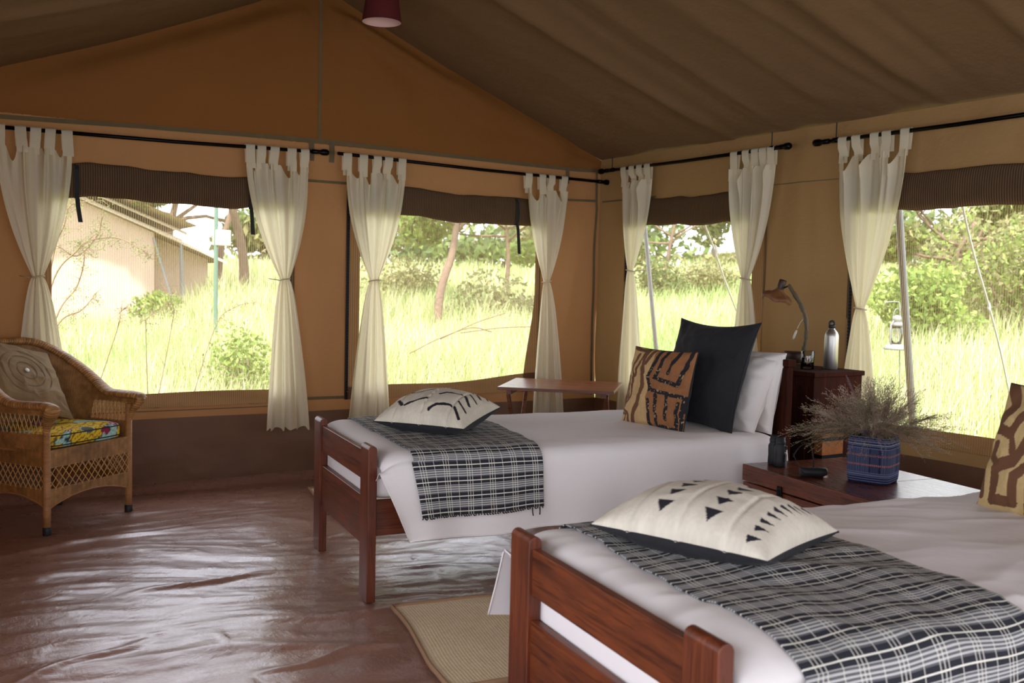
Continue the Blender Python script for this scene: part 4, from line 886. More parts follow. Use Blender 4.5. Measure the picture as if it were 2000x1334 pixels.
# driftwood lamp
XL_ = 4.12
lb = at(1537, 708, Z=CT); lm = empty('table_lamp', (lb[0] + .03, lb[1] - .02, CT), 0, 'curved driftwood table lamp with carved bark shade', 'lamp'); LO = Vector(lm.location)
MB().lathe([(.055, 0), (.062, .004), (.064, .05), (.060, .062), (.050, .066), (.001, .064)], 28, sx=.8, sy=1.15).build('base', 'darkwood', lm, smooth=True)
stp = [at(*p, X=XL_ + .0) for p in ((1568, 706), (1568, 690), (1573, 668), (1575, 645), (1573, 620), (1566, 600), (1555, 580), (1545, 564), (1541, 558))]
cp = catmull(stp, 6); mb = MB().tube([Vector(p) - LO for p in cp], [.017 + .0035 * math.sin(i * .9) * (i < 40) + .003 * math.sin(i * 2.3) * (8 < i < 34) + .004 * math.sin(PI * i / len(cp)) for i in range(len(cp))], 10, flat=.55)
mb.build('stem', 'driftwood', lm, smooth=True)
sc_ = Vector(at(1519, 578, X=XL_)); ax = (Vector(at(1529, 548, X=XL_)) - sc_).normalized(); ax = (ax + Vector((.25, .2, 0)) * .4).normalized(); q = ax.to_track_quat('Z', 'Y').to_matrix().to_4x4()
Ms = Matrix.Translation(sc_ - LO) @ q
prof = [(.080, -.022), (.084, -.012), (.080, -.002), (.062, .008), (.040, .018), (.024, .034), (.019, .046)]
V = []; n = 40
for i, (r_, z) in enumerate(prof):
    for k in range(n): t = 2 * PI * k / n; w = 1 + (.06 * math.sin(t * 3 + 1) + .035 * math.sin(t * 8)) * (i < 4); V.append(Ms @ Vector((r_ * w * math.cos(t), r_ * w * math.sin(t), z + .006 * math.sin(t * 5) * (i < 4))))
make('shade', np.array([tuple(v) for v in V]), np.array([(i * n + k, i * n + (k + 1) % n, (i + 1) * n + (k + 1) % n, (i + 1) * n + k) for i in range(len(prof) - 1) for k in range(n)]), 'barkshade', lm)
MB().lathe([(.020, .040), (.021, .044), (.0205, .090), (.017, .094)], 20, Ms).build('lamp_holder', 'darkwood', lm, smooth=True)
MB().tube([Ms @ Vector((.01, 0, .04)), Vector(stp[-1]) - LO], .004, 6).build('bracket', 'iron', lm)
cpts = [at(*p, X=XL_ - .01) for p in ((1570, 622), (1563, 630), (1557, 642))]; MB().tube([Vector(p) - LO for p in cpts], .0016, 6).build('cord', 'plastic', lm)
a, b = Vector(at(1556, 645, X=XL_ - .01)) - LO, Vector(at(1549, 662, X=XL_ - .01)) - LO; MB().tube([a, a.lerp(b, .2), a.lerp(b, .8), b], [.005, .010, .010, .006], 10, flat=.6).build('switch', 'plastic', lm, smooth=True)

# ------------------------------------------------------------------ pendant lamp
pl = empty('pendant_lamp', (2.29, 5.2, 2.765), 0, 'dark red pendant lampshade hanging from the tent ridge', 'lamp')
MB().lathe([(.112, 0), (.085, .19)], 40, cap=False).build('shade', 'redshade', pl, smooth=True)
MB().lathe([(.1105, .001), (.0835, .188)], 40, cap=False).build('shade_lining', 'shade_in', pl, smooth=True)
MB().tube([(.112 * math.cos(t), .112 * math.sin(t), 0) for t in np.linspace(0, 2 * PI, 49)[:-1]], .002, 5, closed=True).build('shade_rim', 'redshade', pl, smooth=True)
MB().tube([(0, 0, .44), (0, 0, .12)], .003, 6).build('flex', 'black_web', pl); MB().lathe([(.018, .10), (.018, .14)], 16).build('lamp_holder', 'plastic', pl)
MB().lathe([(.005, .045), (.02, .055), (.028, .075), (.024, .095), (.014, .11)], 20).build('bulb', 'plastic', pl, smooth=True)

# ------------------------------------------------------------------ folding table in the corner
tc = [at(971, 756, Z=.62), at(1199, 766, Z=.62), at(1219, 743, Z=.62), at(1011, 737, Z=.62)]
a0 = Vector(tc[0]); xa = Vector(tc[1]) - a0; wt = xa.length; ya = Vector(tc[3]) - a0; dt = ya.length * .92; ang = math.atan2(xa.y, xa.x)
tb = empty('folding_table', (a0.x, a0.y, 0), ang, 'small folding wooden table in the tent corner', 'table')
sh = .0
for k in range(4): MB().box(0, wt, k * dt / 4 + .001, (k + 1) * dt / 4 - .001, .602, .622).build('top_plank', 'tablewood', tb, bevel=.0015)
for x in (.05, wt - .09):
    MB().box(x, x + .035, .06, dt - .06, .568, .602).build('batten', 'tablewood', tb, bevel=.003)
for x, s in ((.055, 1), (.10, 1), (wt - .10, 1), (wt - .055, 1)):
    up = x < .08 or x > wt - .07; y0, y1 = (.10, dt - .14) if up else (dt - .10, .14)
    d = Vector((0, y1 - y0, -.56)); L = d.length; M = Matrix.Translation((x, y0, .575)) @ d.to_track_quat('Z', 'Y').to_matrix().to_4x4()
    MB().box(-.011, .011, -.018, .018, 0, L * 1.02, M).build('leg', 'tablewood', tb, bevel=.003)
MB().box(.05, wt - .05, dt * .5 - .012, dt * .5 + .012, .30, .325).build('stretcher', 'tablewood', tb, bevel=.003)

# ------------------------------------------------------------------ rugs
def rug(name, label, c, ang, L, W, seed):
    r = empty(name, (c[0], c[1], 0), ang, label, 'rug', None)
    U, V = np.meshgrid(np.linspace(0, L, 90), np.linspace(0, -W, 70)); ca, sa = math.cos(ang), math.sin(ang)
    Vw = V + .012 * np.sin(U * 4 + seed) * (V > -.02); Uw = U + (.020 * np.sin(-V * 5.5 + seed)) * (1 - U / L)
    wx = c[0] + Uw * ca - Vw * sa; wy = c[1] + Uw * sa + Vw * ca; Z = .016 + .5 * (np.asarray(floor_h(wx, wy)).clip(-.002, .012)) + .003 * vn(U * 2, V * 2, seed)
    P = np.stack([Uw, Vw, Z], -1); grid('weave', P, 'jute', r, uv=np.stack([U, V], -1), flip=True)
    e = [P[0, i] for i in range(0, 90, 3)] + [P[i, -1] for i in range(0, 70, 3)] + [P[-1, 89 - i] for i in range(0, 90, 3)] + [P[69 - i, 0] for i in range(0, 70, 3)]
    MB().tube([Vector(p) for p in e], .011, 8, closed=True, flat=.5).build('binding', 'binding', r, smooth=True); return r
rug('jute_rug', 'woven jute rug with brown edging between the two beds', (1.585, 3.45), math.radians(-9), 1.7, .80, 1)
rug('jute_rug', 'jute rug mostly hidden on the window side of the far bed', (2.05, 5.69), math.radians(-6), 1.5, .92, 2)

# ------------------------------------------------------------------ wicker armchair
def chair():
    fl, fr_ = at(92, 1046, Z=0), at(251, 1000, Z=0); mid = (fl + fr_) / 2; d = fr_ - fl; ang = math.atan2(d[1], d[0]); hw = np.hypot(d[0], d[1]) / 2
    r = empty('wicker_armchair', (mid[0], mid[1], 0), ang, 'honey brown wicker armchair in the back left corner', 'armchair')
    q = hw; FL = .018
    for sx in (-1, 1):
        for y, top in ((.0, .60), (.47, .55)):
            x = sx * (q if y == 0 else q - .03)
            l = MB().tube([(x, y, .03), (x, y, .12), (x, y, top)], [.0175, .019, .0175], 14).build('leg', 'wrap', r, smooth=True)
            MB().lathe([(.019, 0), (.021, .004), (.021, .038), (.019, .042)], 16, Matrix.Translation((x, y, 0))).build('rubber_foot', 'rubber', l, smooth=True)
    k = q / .285
    low = np.array(catmull([(.285 * k, .0, 0), (.290 * k, .18, 0), (.275 * k, .36, 0), (.18 * k, .49, 0), (0, .53, 0), (-.18 * k, .49, 0), (-.275 * k, .36, 0), (-.290 * k, .18, 0), (-.285 * k, 0, 0)], 12))[:, :2]
    hi = np.array(catmull([(.300 * k, -.045, 0), (.325 * k, .15, 0), (.335 * k, .34, 0), (.24 * k, .57, 0), (0, .66, 0), (-.24 * k, .57, 0), (-.335 * k, .34, 0), (-.325 * k, .15, 0), (-.300 * k, -.045, 0)], 12))[:, :2]
    T0 = np.linspace(0, 1, len(low))
    def rim_h(t): a = 1 - np.abs(2 * t - 1); return .648 + .275 * sstep(.24, .86, a) 
    N, K = 760, 150; t = np.linspace(0, 1, N); zz = np.linspace(0, 1, K)
    L_ = np.stack([np.interp(t, T0, low[:, i]) for i in (0, 1)], -1); H_ = np.stack([np.interp(t, T0, hi[:, i]) for i in (0, 1)], -1)
    def shell(tt, z):                                # point on the chair shell at arc position tt and height z
        l = np.stack([np.interp(tt, T0, low[:, i]) for i in (0, 1)], -1); h = np.stack([np.interp(tt, T0, hi[:, i]) for i in (0, 1)], -1)
        f = ((z - .40) / (rim_h(tt) - .40)).clip(0, 1.1) ** 1.3; p = l + (h - l) * f[..., None]; return np.concatenate([p, z[..., None]], -1)
    def weave(name, fn, A, Zm, na, nz, mask=None, amp=.0030):
        P = fn(A, Zm); du = np.gradient(P, axis=1); dv = np.gradient(P, axis=0); Nn = np.cross(du, dv); Nn /= np.linalg.norm(Nn, axis=2)[..., None] + 1e-9
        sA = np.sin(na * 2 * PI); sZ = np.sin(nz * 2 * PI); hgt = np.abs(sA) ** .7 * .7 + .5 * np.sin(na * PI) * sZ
        c = (.16 + .95 * ((hgt.clip(-.3, 1) + .3) / 1.3) ** 1.3) * (1 + .30 * vn(na * .5, nz * .3, 4)) * (1 + .25 * vn(na * .05, nz * .05, 8)); P = P + Nn * (amp * hgt)[..., None]  # strand tone varies; gaps between strands darkened in the colour as shade
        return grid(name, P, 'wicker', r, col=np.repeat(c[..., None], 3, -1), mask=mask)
    # upper shell: solid on the back, open lattice under the arms
    TT, KK = np.meshgrid(t, zz); Zm = .425 + (rim_h(TT) - .01 - .425) * KK; tc_, zc = (TT[1:, 1:] + TT[:-1, :-1]) / 2, (Zm[1:, 1:] + Zm[:-1, :-1]) / 2
    a_ = 1 - np.abs(2 * tc_ - 1); open_ = (a_ < .40) & (zc > .505) & (zc < .600 + .0 * a_) & (a_ > .03)
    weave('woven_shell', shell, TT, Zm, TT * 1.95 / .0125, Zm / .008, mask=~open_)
    def lattice(name, fn, a0, a1, z0, z1, step, lean_, rad=.0021):
        mb = MB(); n = max(2, int((a1 - a0) / step))
        for i in range(-2, n + 3):
            for sg in (-1, 1):
                pts = []
                for kz in range(7):
                    f = kz / 6; a = a0 + (a1 - a0) * i / n + sg * lean_ * (f - .5)
                    if a0 <= a <= a1: zl, zh = (z0(a), z1(a)) if callable(z0) else (z0, z1); p = fn(np.array(a), np.array(zl + (zh - zl) * f)); pts.append(Vector(np.ravel(p)))
                if len(pts) > 1: mb.tube(pts, rad, 5, cap=False)
        o = mb.build(name, 'cane', r, smooth=True); o['kind'] = 'stuff'; return o
    s1 = lambda a, z: shell(np.atleast_1d(a), np.atleast_1d(z))
    for a0, a1 in ((.015, .20), (.80, .985)): lattice('arm_lattice', s1, a0, a1, .500, .605, .0175, .026)
    # rim roll
    R = []; rad = []; n = 900
    front = [(.287 * k, .000, .44), (.289 * k, -.002, .50), (.295 * k, -.018, .56), (.308 * k, -.052, .610), (.312 * k, -.062, .638)]
    tt = np.linspace(.02, .98, 60); rim = [tuple(np.append(np.array([np.interp(x, T0, hi[:, 0]), np.interp(x, T0, hi[:, 1])]), rim_h(np.array(x)))) for x in tt]
    path = front + rim + [(-x, y, z) for x, y, z in front[::-1]]; cp = np.array(catmull(path, 14)); dd = np.concatenate([[0], np.cumsum(np.linalg.norm(np.diff(cp, axis=0), axis=1))]); s = np.linspace(0, dd[-1], n)
    Pp = np.stack([np.interp(s, dd, cp[:, i]) for i in range(3)], -1); Tn = np.gradient(Pp, axis=0); Tn /= np.linalg.norm(Tn, axis=1)[:, None]
    e = np.minimum(s, dd[-1] - s); w = .014 + .024 * sstep(.05, .20, e); h = .012 + .008 * sstep(.05, .2, e)
    up = np.array([0, 0, 1.0]); side = np.cross(Tn, up); sn = np.linalg.norm(side, axis=1)[:, None]; side = np.where(sn > .2, side / (sn + 1e-9), np.array([1.0, 0, 0])); nn = np.cross(side, Tn)
    M_ = 20; rows = []; cols = []
    for kk in range(M_):
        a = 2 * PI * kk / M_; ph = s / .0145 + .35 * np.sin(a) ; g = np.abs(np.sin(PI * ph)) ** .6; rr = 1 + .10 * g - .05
        rows.append(Pp + side * (w * np.cos(a) * rr)[:, None] + nn * (h * np.sin(a) * rr)[:, None]); c = .30 + .62 * g + .22 * vn(np.floor(ph), ph * 0, 3); cols.append(np.repeat(c[:, None], 3, 1))  # grooves between the wraps darkened in the colour as shade
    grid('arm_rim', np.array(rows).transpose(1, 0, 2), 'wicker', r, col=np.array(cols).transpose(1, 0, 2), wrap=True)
    # skirts below the seat
    def panel(x0, y0, x1, y1, nm):
        Lp = math.hypot(x1 - x0, y1 - y0); fn = lambda a, z: np.stack(np.broadcast_arrays(x0 + (x1 - x0) * a, y0 + (y1 - y0) * a, z), -1)
        A = np.linspace(0, 1, int(Lp / .0028)); arch = lambda a: .132 + .055 * np.sin(PI * np.asarray(a)) ** .8
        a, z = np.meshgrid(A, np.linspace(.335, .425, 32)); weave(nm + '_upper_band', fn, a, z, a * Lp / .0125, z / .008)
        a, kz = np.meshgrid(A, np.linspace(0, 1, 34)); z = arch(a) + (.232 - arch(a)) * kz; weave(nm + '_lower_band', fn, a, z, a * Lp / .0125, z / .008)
        P = [Vector((x0 + (x1 - x0) * x, y0 + (y1 - y0) * x, float(arch(x)))) for x in np.linspace(0, 1, 30)]; MB().tube(P, .0045, 6).build('edge_braid', 'wrap', r, smooth=True)
        lattice(nm + '_lattice', fn, .0, 1.0, .225, .34, .072, .17, .0026)
    panel(-q, -.012, q, -.012, 'front'); panel(q + .004, .0, q - .026, .47, 'side'); panel(-q - .004, .0, -q + .026, .47, 'side')
    MB().box(-q + .01, q - .01, .01, .49, .405, .42).build('seat_deck', 'wrap', r)
    # printed seat cushion
    c = empty('seat_cushion', r.location, ang, 'yellow, teal and magenta printed seat cushion in the wicker armchair', 'cushion')
    def flower(X, Y):
        C = np.tile(np.array((.78, .52, .02)), X.shape + (1,)); f = np.sin(X * 60 + 3 * np.sin(Y * 40)) * np.sin(Y * 55 + 2 * np.sin(X * 30)); C[np.abs(f) < .16] = (.22, .10, .02)
        n1 = fbm(X * 7 + 3, Y * 9 + 1, 5, 2); n2 = fbm(X * 8 + 9, Y * 8 + 5, 15, 2); n3 = vn(X * 10, Y * 10 + 7, 25)
        tm = n1 > .45; C[tm] = (.26, .50, .42); C[tm & (np.sin((X + Y) * 420) > .5)] = (.55, .68, .60); C[(n1 > .40) & (n1 <= .45)] = (.03, .05, .06)
        mg = n2 > .50; C[mg] = (.30, .02, .07); C[mg & (np.sin(X * 300) * np.sin(Y * 300) > .15)] = (.75, .60, .62); C[(n2 > .46) & (n2 <= .50)] = (.05, .02, .05)
        gy = n3 > .72; C[gy] = (.09, .10, .07); C[np.abs(n3 - .70) < .03] = (.45, .55, .30); return C
    cw = q - .028; prof = [(0, 0), (.55, 0), (.86, .001), (.96, .004), (.993, .012), (1.0, .022), (1.0, .060), (.992, .070), (.95, .078), (.8, .084), (.4, .089), (0, .090)]
    pr = np.array(resample([(a * .25, b) for a, b in prof], 70)[:2]).T; pr[:, 0] /= .25; th = np.linspace(0, 2 * PI, 221)[:-1]; TH, PR = np.meshgrid(th, pr[:, 0]); sq = (np.abs(np.cos(TH)) ** 9 + np.abs(np.sin(TH)) ** 9) ** (-1 / 9)
    X = cw * sq * np.cos(TH) * PR; Y = .25 + .25 * sq * np.sin(TH) * PR; Z = .421 + np.repeat(pr[:, 1][:, None], len(th), 1) + .003 * vn(X * 9, Y * 9, 3)
    grid('printed_cover', np.stack([X, Y, Z], -1), 'attr', c, col=flower(X, Y * 1.0 + Z * 1.2), wrap=True)
    for z, f in ((.421 + .018, 1.005), (.421 + .068, .998)): MB().tube([(cw * f * s_ * math.cos(t_), .25 + .25 * f * s_ * math.sin(t_), z) for t_, s_ in zip(th[::3], sq[0][::3])], .0032, 6, closed=True).build('piping', 'blackcotton', c, smooth=True)
    # taupe cushion with stitched rings
    BRp, TRp = Vector(at(143, 818, D=5.22)), Vector(at(92, 690, D=5.44)); up_ = TRp - BRp; nrm = Vector((.50, -.82, .25)); xa = up_.cross(nrm).normalized(); cen = (BRp + TRp) / 2 - xa * up_.length / 2
    def rings(U, V): d = np.hypot(U - .5, V - .5); return sum(-.0035 * np.exp(-((d - a) / .008) ** 2) for a in (.12, .22, .31)) 
    MAT['taupe'] = simple('taupe suede cotton', (.24, .15, .065), .85, var=.2, vscale=12, bump=.4, bscale=25, bdist=.006)
    p = pillow('square_cushion', 'taupe cushion with stitched rings leaning in the wicker armchair', 'cushion', frame3(cen, xa, up_), up_.length, up_.length, .13, 61, 'taupe', 'taupe', None, n=150, ears=.05, crease=rings, power=.45)
    MB().lathe([(.001, .0), (.013, 0), (.014, .003), (.008, .006), (.001, .006)], 18, Matrix.Translation((0, 0, .066))).build('button', 'plastic', p, smooth=True)
    for a in (.12, .22, .31): MB().tube([(up_.length * a * math.cos(x), up_.length * a * math.sin(x), .065 * ((1 - (2 * a * math.cos(x)) ** 2) * (1 - (2 * a * math.sin(x)) ** 2)) ** .45 * (1) + .0015) for x in np.linspace(0, 2 * PI, 60)[:-1]], .0012, 4, closed=True).build('stitched_ring', 'driftwood', p)
chair()

# ------------------------------------------------------------------ outside: ground, grass
def ground_h(x, y):
    d = np.hypot(x - 2.3, y - 2.5); az = np.degrees(np.arctan2(x, y)); sl = np.interp(az, [-20, 9, 15, 35, 50, 75], [.0, .004, .062, .060, .075, .085])
    return -.32 + np.maximum(0, d - 5.5) * sl * (1 / (1 + np.maximum(0, d - 35) * .02)) + .06 * fbm(x * .5, y * .5, 5, 3) * sstep(4, 8, d)
r_ = np.concatenate([np.linspace(0, 12, 60), np.geomspace(12.3, 160, 70)]); az = np.radians(np.linspace(-70, 130, 170)); RR, AZ = np.meshgrid(r_, az)
X, Y = RR * np.sin(AZ), RR * np.cos(AZ); g = grid('grassland_ground', np.stack([X, Y, ground_h(X, Y)], -1), 'ground'); tag(g, 'grassy savanna ground around the tent', 'ground', None, 'structure')
def grass():
    n = 150000; az = np.radians(rng.uniform(-14, 74, n)); r = np.exp(rng.uniform(math.log(6.0), math.log(48), n)); x, y = r * np.sin(az), r * np.cos(az)
    inside = (x < XR + .9) & (y < YB + .7); path = (np.abs(y - (4.6 + .25 * (x - 7))) < .35) & (x < 12) & (x > 7.3)
    keep = ~(inside | path); x, y, r = x[keep], y[keep], r[keep]; n = len(x); gz = ground_h(x, y)
    dens = vn(x * .7, y * .7, 3) ; near_r = sstep(8.5, 5.5, x * 0 + np.where(y < 6, x, 99)) 
    h = (.50 + .32 * rng.random(n) + .22 * dens) * (1 - .45 * ((x > XR) & (y < 5) & (x < 8.5))) ; w = .0045 * (r / 8) ** .75 * rng.uniform(.7, 1.5, n)
    a = rng.uniform(0, 2 * PI, n); ln = h * rng.uniform(.1, .55, n); dx, dy = np.cos(a), np.sin(a); px, py = -np.sin(a + .6), np.cos(a + .6)
    lv = []
    for t, ww in ((0, 1.0), (.5, .8), (1, .06)):
        cx, cy_, cz = x + dx * ln * t * t, y + dy * ln * t * t, gz + h * (t - .18 * t * t * (ln / h)) 
        lv.append(np.stack([cx + px * w * ww, cy_ + py * w * ww, cz], -1)); lv.append(np.stack([cx - px * w * ww, cy_ - py * w * ww, cz], -1))
    V = np.stack(lv, 1).reshape(-1, 3); b = np.arange(n)[:, None] * 6
    F = np.concatenate([b + np.array([[0, 1, 3, 2]]), b + np.array([[2, 3, 5, 4]])], 0)
    pal = np.array([(.50, .56, .26), (.42, .50, .19), (.62, .60, .38), (.29, .39, .13), (.68, .62, .44), (.54, .58, .30)]); ci = ((vn(x * .9, y * .9, 12) * 2 + rng.normal(0, 1.3, n) + 3).clip(0, 5.99)).astype(int)
    ci = ci[:]; C = pal[ci] * rng.uniform(.8, 1.2, n)[:, None]; grn = vn(x * .35, y * .35, 44) > .35; C[grn] = C[grn] * np.array((.75, .95, .7)); C = np.repeat(C, 6, 0)
    o = make('tall_grass', V, F, 'grassattr', None, col=C, smooth=False); tag(o, 'tall bright green and straw coloured grass outside the windows', 'grass', None, 'stuff')
grass()

def leaves(c, R, n, size, cols, flat=1.0, seed=0, shell_=.35):
    g = np.random.default_rng(seed); d = g.normal(size=(n, 3)); d /= np.linalg.norm(d, axis=1)[:, None]; p = d * (shell_ + (1 - shell_) * g.random(n) ** .5)[:, None] * np.array(R) + np.array(c)
    a = g.normal(size=(n, 3)); a /= np.linalg.norm(a, axis=1)[:, None]; b = np.cross(a, g.normal(size=(n, 3))); b /= np.linalg.norm(b, axis=1)[:, None]; s = size * g.uniform(.5, 1.3, n)[:, None]
    V = np.stack([p + a * s, p + b * s * .5, p - a * s, p - b * s * .5], 1).reshape(-1, 3); C = np.repeat(np.array(cols)[g.integers(0, len(cols), n)] * g.uniform(.7, 1.25, n)[:, None], 4, 0); return V, C
def leaf_obj(name, parts, parent):
    V = np.concatenate([p[0] for p in parts]); C = np.concatenate([p[1] for p in parts]); F = np.arange(len(V)).reshape(-1, 4); o = make(name, V, F, 'leafattr', parent, col=C, smooth=False); o['kind'] = 'stuff'; return o
G1 = [(.10, .17, .05), (.15, .22, .07), (.20, .27, .09), (.08, .13, .05)]; G2 = [(.22, .32, .07), (.30, .38, .10), (.16, .25, .06)]; G3 = [(.26, .27, .12), (.32, .30, .15), (.20, .22, .09)]
def tree(name, label, base, trunk, limbs, crown, cols, seed, cat='tree', leaf=.09, per=520, group='trees beyond the grass', tr=.13):
    base = Vector(base); r = empty(name, base, 0, label, cat, group); rg = random.Random(seed); T = [Vector(p) for p in trunk]
    cp = [Vector(p) for p in catmull([tuple(p) for p in T], 6)]; N = len(cp); MB().tube(cp, [tr * (1 - .5 * i / N) for i in range(N)], 9).build('trunk', 'bark', r, smooth=True)
    top = cp[-1]; parts = []; mb = MB()
    for i, (d, L) in enumerate(limbs):
        s = cp[int(N * (.62 + .36 * rg.random()))]; d = Vector(d).normalized(); p = [s]; cur = d
        for k in range(5): cur = (cur + Vector((rg.gauss(0, .22), rg.gauss(0, .22), rg.gauss(.05, .15)))).normalized(); p.append(p[-1] + cur * L / 5)
        mb.tube(p, [tr * .5 * (1 - .15 * k) for k in range(6)], 6)
        for k in range(3):
            e = p[2 + k]; dd = (cur + Vector((rg.gauss(0, .7), rg.gauss(0, .7), rg.gauss(.1, .4)))).normalized(); mb.tube([e, e + dd * L * .25, e + dd * L * .45 + Vector((0, 0, .05))], [tr * .2, tr * .14, tr * .05], 5)
            parts.append(leaves(e + dd * L * .45, (crown[0] * .55, crown[0] * .55, crown[1] * .6), per // 2, leaf, cols, seed=seed * 50 + i * 5 + k))
        parts.append(leaves(p[-1], (crown[0], crown[0], crown[1]), per, leaf, cols, seed=seed * 50 + i * 5 + 4))
    mb.build('branches', 'bark', r, smooth=True); leaf_obj('foliage', parts, r); return r
def bush(label, x, y, R, cols, seed, n=2600, leaf=.06, name='bush'):
    z = float(ground_h(np.array(x), np.array(y))); r = empty(name, (x, y, z), 0, label, 'bush', 'bushes in the savanna'); rg = random.Random(seed); parts = []; mb = MB()
    for k in range(9):
        a = rg.random() * 2 * PI; c = Vector((math.cos(a) * R[0] * .6 * rg.random(), math.sin(a) * R[0] * .6 * rg.random(), R[1] * (.25 + .6 * rg.random()))); parts.append(leaves(c, (R[0] * .5, R[0] * .5, R[1] * .34), n // 9, leaf, cols, seed=seed * 9 + k)); mb.tube([(0, 0, 0), c * .5 + Vector((.05, 0, 0)), c], [.03, .02, .006], 5)
    mb.build('stems', 'bark', r, smooth=True); leaf_obj('foliage', parts, r)
def gp(px, D, dz=0): p = at(px, 540, D=D); return (p[0], p[1], float(ground_h(np.array(p[0]), np.array(p[1]))) + dz)
tree('acacia_tree', 'leaning acacia seen through the left window, right of the neighbouring tent', gp(478, 23), [(0, 0, 0), (-.05, 0, 1.2), (-.35, 0, 2.4), (-.8, 0, 3.6)], [((-1, 0, .5), 2.4), ((.9, .2, .6), 2.2), ((-.4, .5, .9), 2.0), ((.3, -.5, .7), 1.8), ((-1.2, -.2, .15), 2.6)], (.85, .42), G1, 1, leaf=.10)
tree('acacia_tree', 'thin forked acacia behind the post box in the left window', gp(425, 26), [(0, 0, 0), (.1, 0, 1.3), (.35, 0, 2.3), (.6, .0, 3.4)], [((-1, 0, .5), 2.6), ((.8, .2, .6), 2.2), ((-.8, .5, .9), 2.6), ((-.9, -.5, .3), 2.2)], (.95, .45), G1, 2, leaf=.11, tr=.10)
tree('acacia_tree', 'dense acacia filling the sky behind the neighbouring tent roof', gp(330, 38), [(0, 0, 0), (0, 0, 2), (.3, 0, 3.6)], [((-1, 0, .4), 3.4), ((1, .2, .45), 3.4), ((-.4, .5, .9), 2.6), ((.6, -.5, .5), 3.0), ((-.6, -.2, .6), 3)], (1.4, .7), G1, 3, leaf=.15, per=620, tr=.2)
tree('acacia_tree', 'leaning forked acacia in the centre of the second back window', gp(860, 17), [(-.05, 0, 0), (.0, 0, .9), (.22, 0, 1.6), (.30, 0, 2.2), (.32, 0, 2.9)], [((-1, 0, .55), 1.9), ((1, .1, .75), 1.6), ((.9, .3, .35), 2.0), ((-.7, .5, .8), 1.8), ((-1.2, 0, .3), 2.0), ((.2, 0, 1), 1.4)], (.62, .30), G1 + G2, 4, leaf=.07, tr=.085)
tree('acacia_tree', 'bare-branched acacia at the left of the second back window', gp(735, 20), [(0, 0, 0), (-.1, 0, 1.0), (-.5, 0, 1.9), (-1.0, 0, 2.7)], [((-1, 0, .5), 1.6), ((.6, .1, .9), 1.6), ((-.5, .5, .9), 1.8), ((1.2, 0, .4), 1.5)], (.6, .28), G1, 5, leaf=.07, per=340, tr=.06)
tree('acacia_tree', 'bright green acacia behind the hanging strap of the second back window', gp(985, 24), [(0, 0, 0), (.1, 0, 1.2), (0, 0, 2.2)], [((-1, 0, .35), 2.2), ((1, .2, .4), 2.2), ((-.4, .5, .7), 1.8), ((.4, -.5, .5), 1.8), ((-.9, .3, .2), 2)], (1.0, .55), G2, 6, leaf=.10, per=620, tr=.07)
tree('acacia_tree', 'flat-topped acacia at the left of the window behind the black pillow', gp(1300, 27), [(0, 0, 0), (.05, 0, 1.2), (.25, -.1, 2.4)], [((-1, .6, .45), 2.2), ((1, -.6, .5), 2.2), ((-.4, .5, .7), 1.8), ((.9, -.8, .2), 2.2), ((-.6, .2, .1), 1.5)], (.85, .38), G3 + G1, 7, leaf=.10, per=420, tr=.07)
tree('acacia_tree', 'small pale acacia at the right of the window behind the black pillow', gp(1462, 40), [(0, 0, 0), (.05, 0, 1.4), (-.2, .1, 2.6)], [((-1, .6, .45), 1.8), ((1, -.6, .5), 1.6), ((-.4, .5, .7), 1.2)], (.7, .35), G1, 8, leaf=.11, per=240)
tree('acacia_tree', 'spreading acacia on the slope seen through the right-hand window', gp(1885, 19), [(0, 0, 0), (-.15, .1, .8), (-.2, .1, 1.4), (.1, -.1, 2.1)], [((-1, .7, .5), 1.8), ((1, -.7, .5), 2.0), ((-.4, .5, .9), 1.8), ((1, -.9, .2), 2.2), ((.6, .2, .6), 1.7), ((-.9, .9, .3), 1.4)], (.65, .34), G3 + G2, 9, leaf=.07, per=900, tr=.08)
bush('brushwood bush under the trees at left of the second back window', *gp(790, 24)[:2], (1.6, 1.3), G3, 1)
bush('pale bush at the grass horizon right of the second back window', *gp(1000, 19)[:2], (1.4, 1.1), G3, 2)
bush('round olive bush on the horizon behind the black pillow', *gp(1385, 26)[:2], (1.1, .95), G3, 3)
bush('dark bush at the left edge of the window behind the black pillow', *gp(1285, 25)[:2], (.9, 1.2), G3 + G1, 4)
bush('bright green bush beyond the pole in the right-hand window', *gp(1810, 15)[:2], (1.0, 1.35), G2, 5, n=3200)
bush('large olive bush at the right edge of the right-hand window', *gp(1975, 16)[:2], (1.7, 2.3), G3 + G2, 6, n=5200)
bush('low bush on the slope behind the right-hand window tree', *gp(1890, 20)[:2], (1.8, 2.4), G3, 7, n=4200)
bush('low green bush in the grass under the left window', *gp(470, 10.5)[:2], (.55, .85), G2, 8, n=1500, leaf=.035)
bush('grey-green bush beside the neighbouring tent', *gp(318, 20)[:2], (.8, .8), G2, 9, n=1500)
for i, (px, D) in enumerate(((560, 40), (650, 44), (780, 46), (900, 42), (1060, 44), (1250, 46), (1400, 50), (1560, 48), (1700, 42), (1850, 36), (2000, 34))):
    bush('hazy tree line on the horizon, clump %s from the left' % ('first second third fourth fifth sixth seventh eighth ninth tenth eleventh'.split()[i]), *gp(px, D)[:2], (3.6, (1.0 if px in (1400, 1560) else 2.2 + .5 * (i % 3))), G1 if i % 2 else G3, 20 + i, n=1500, leaf=.22)

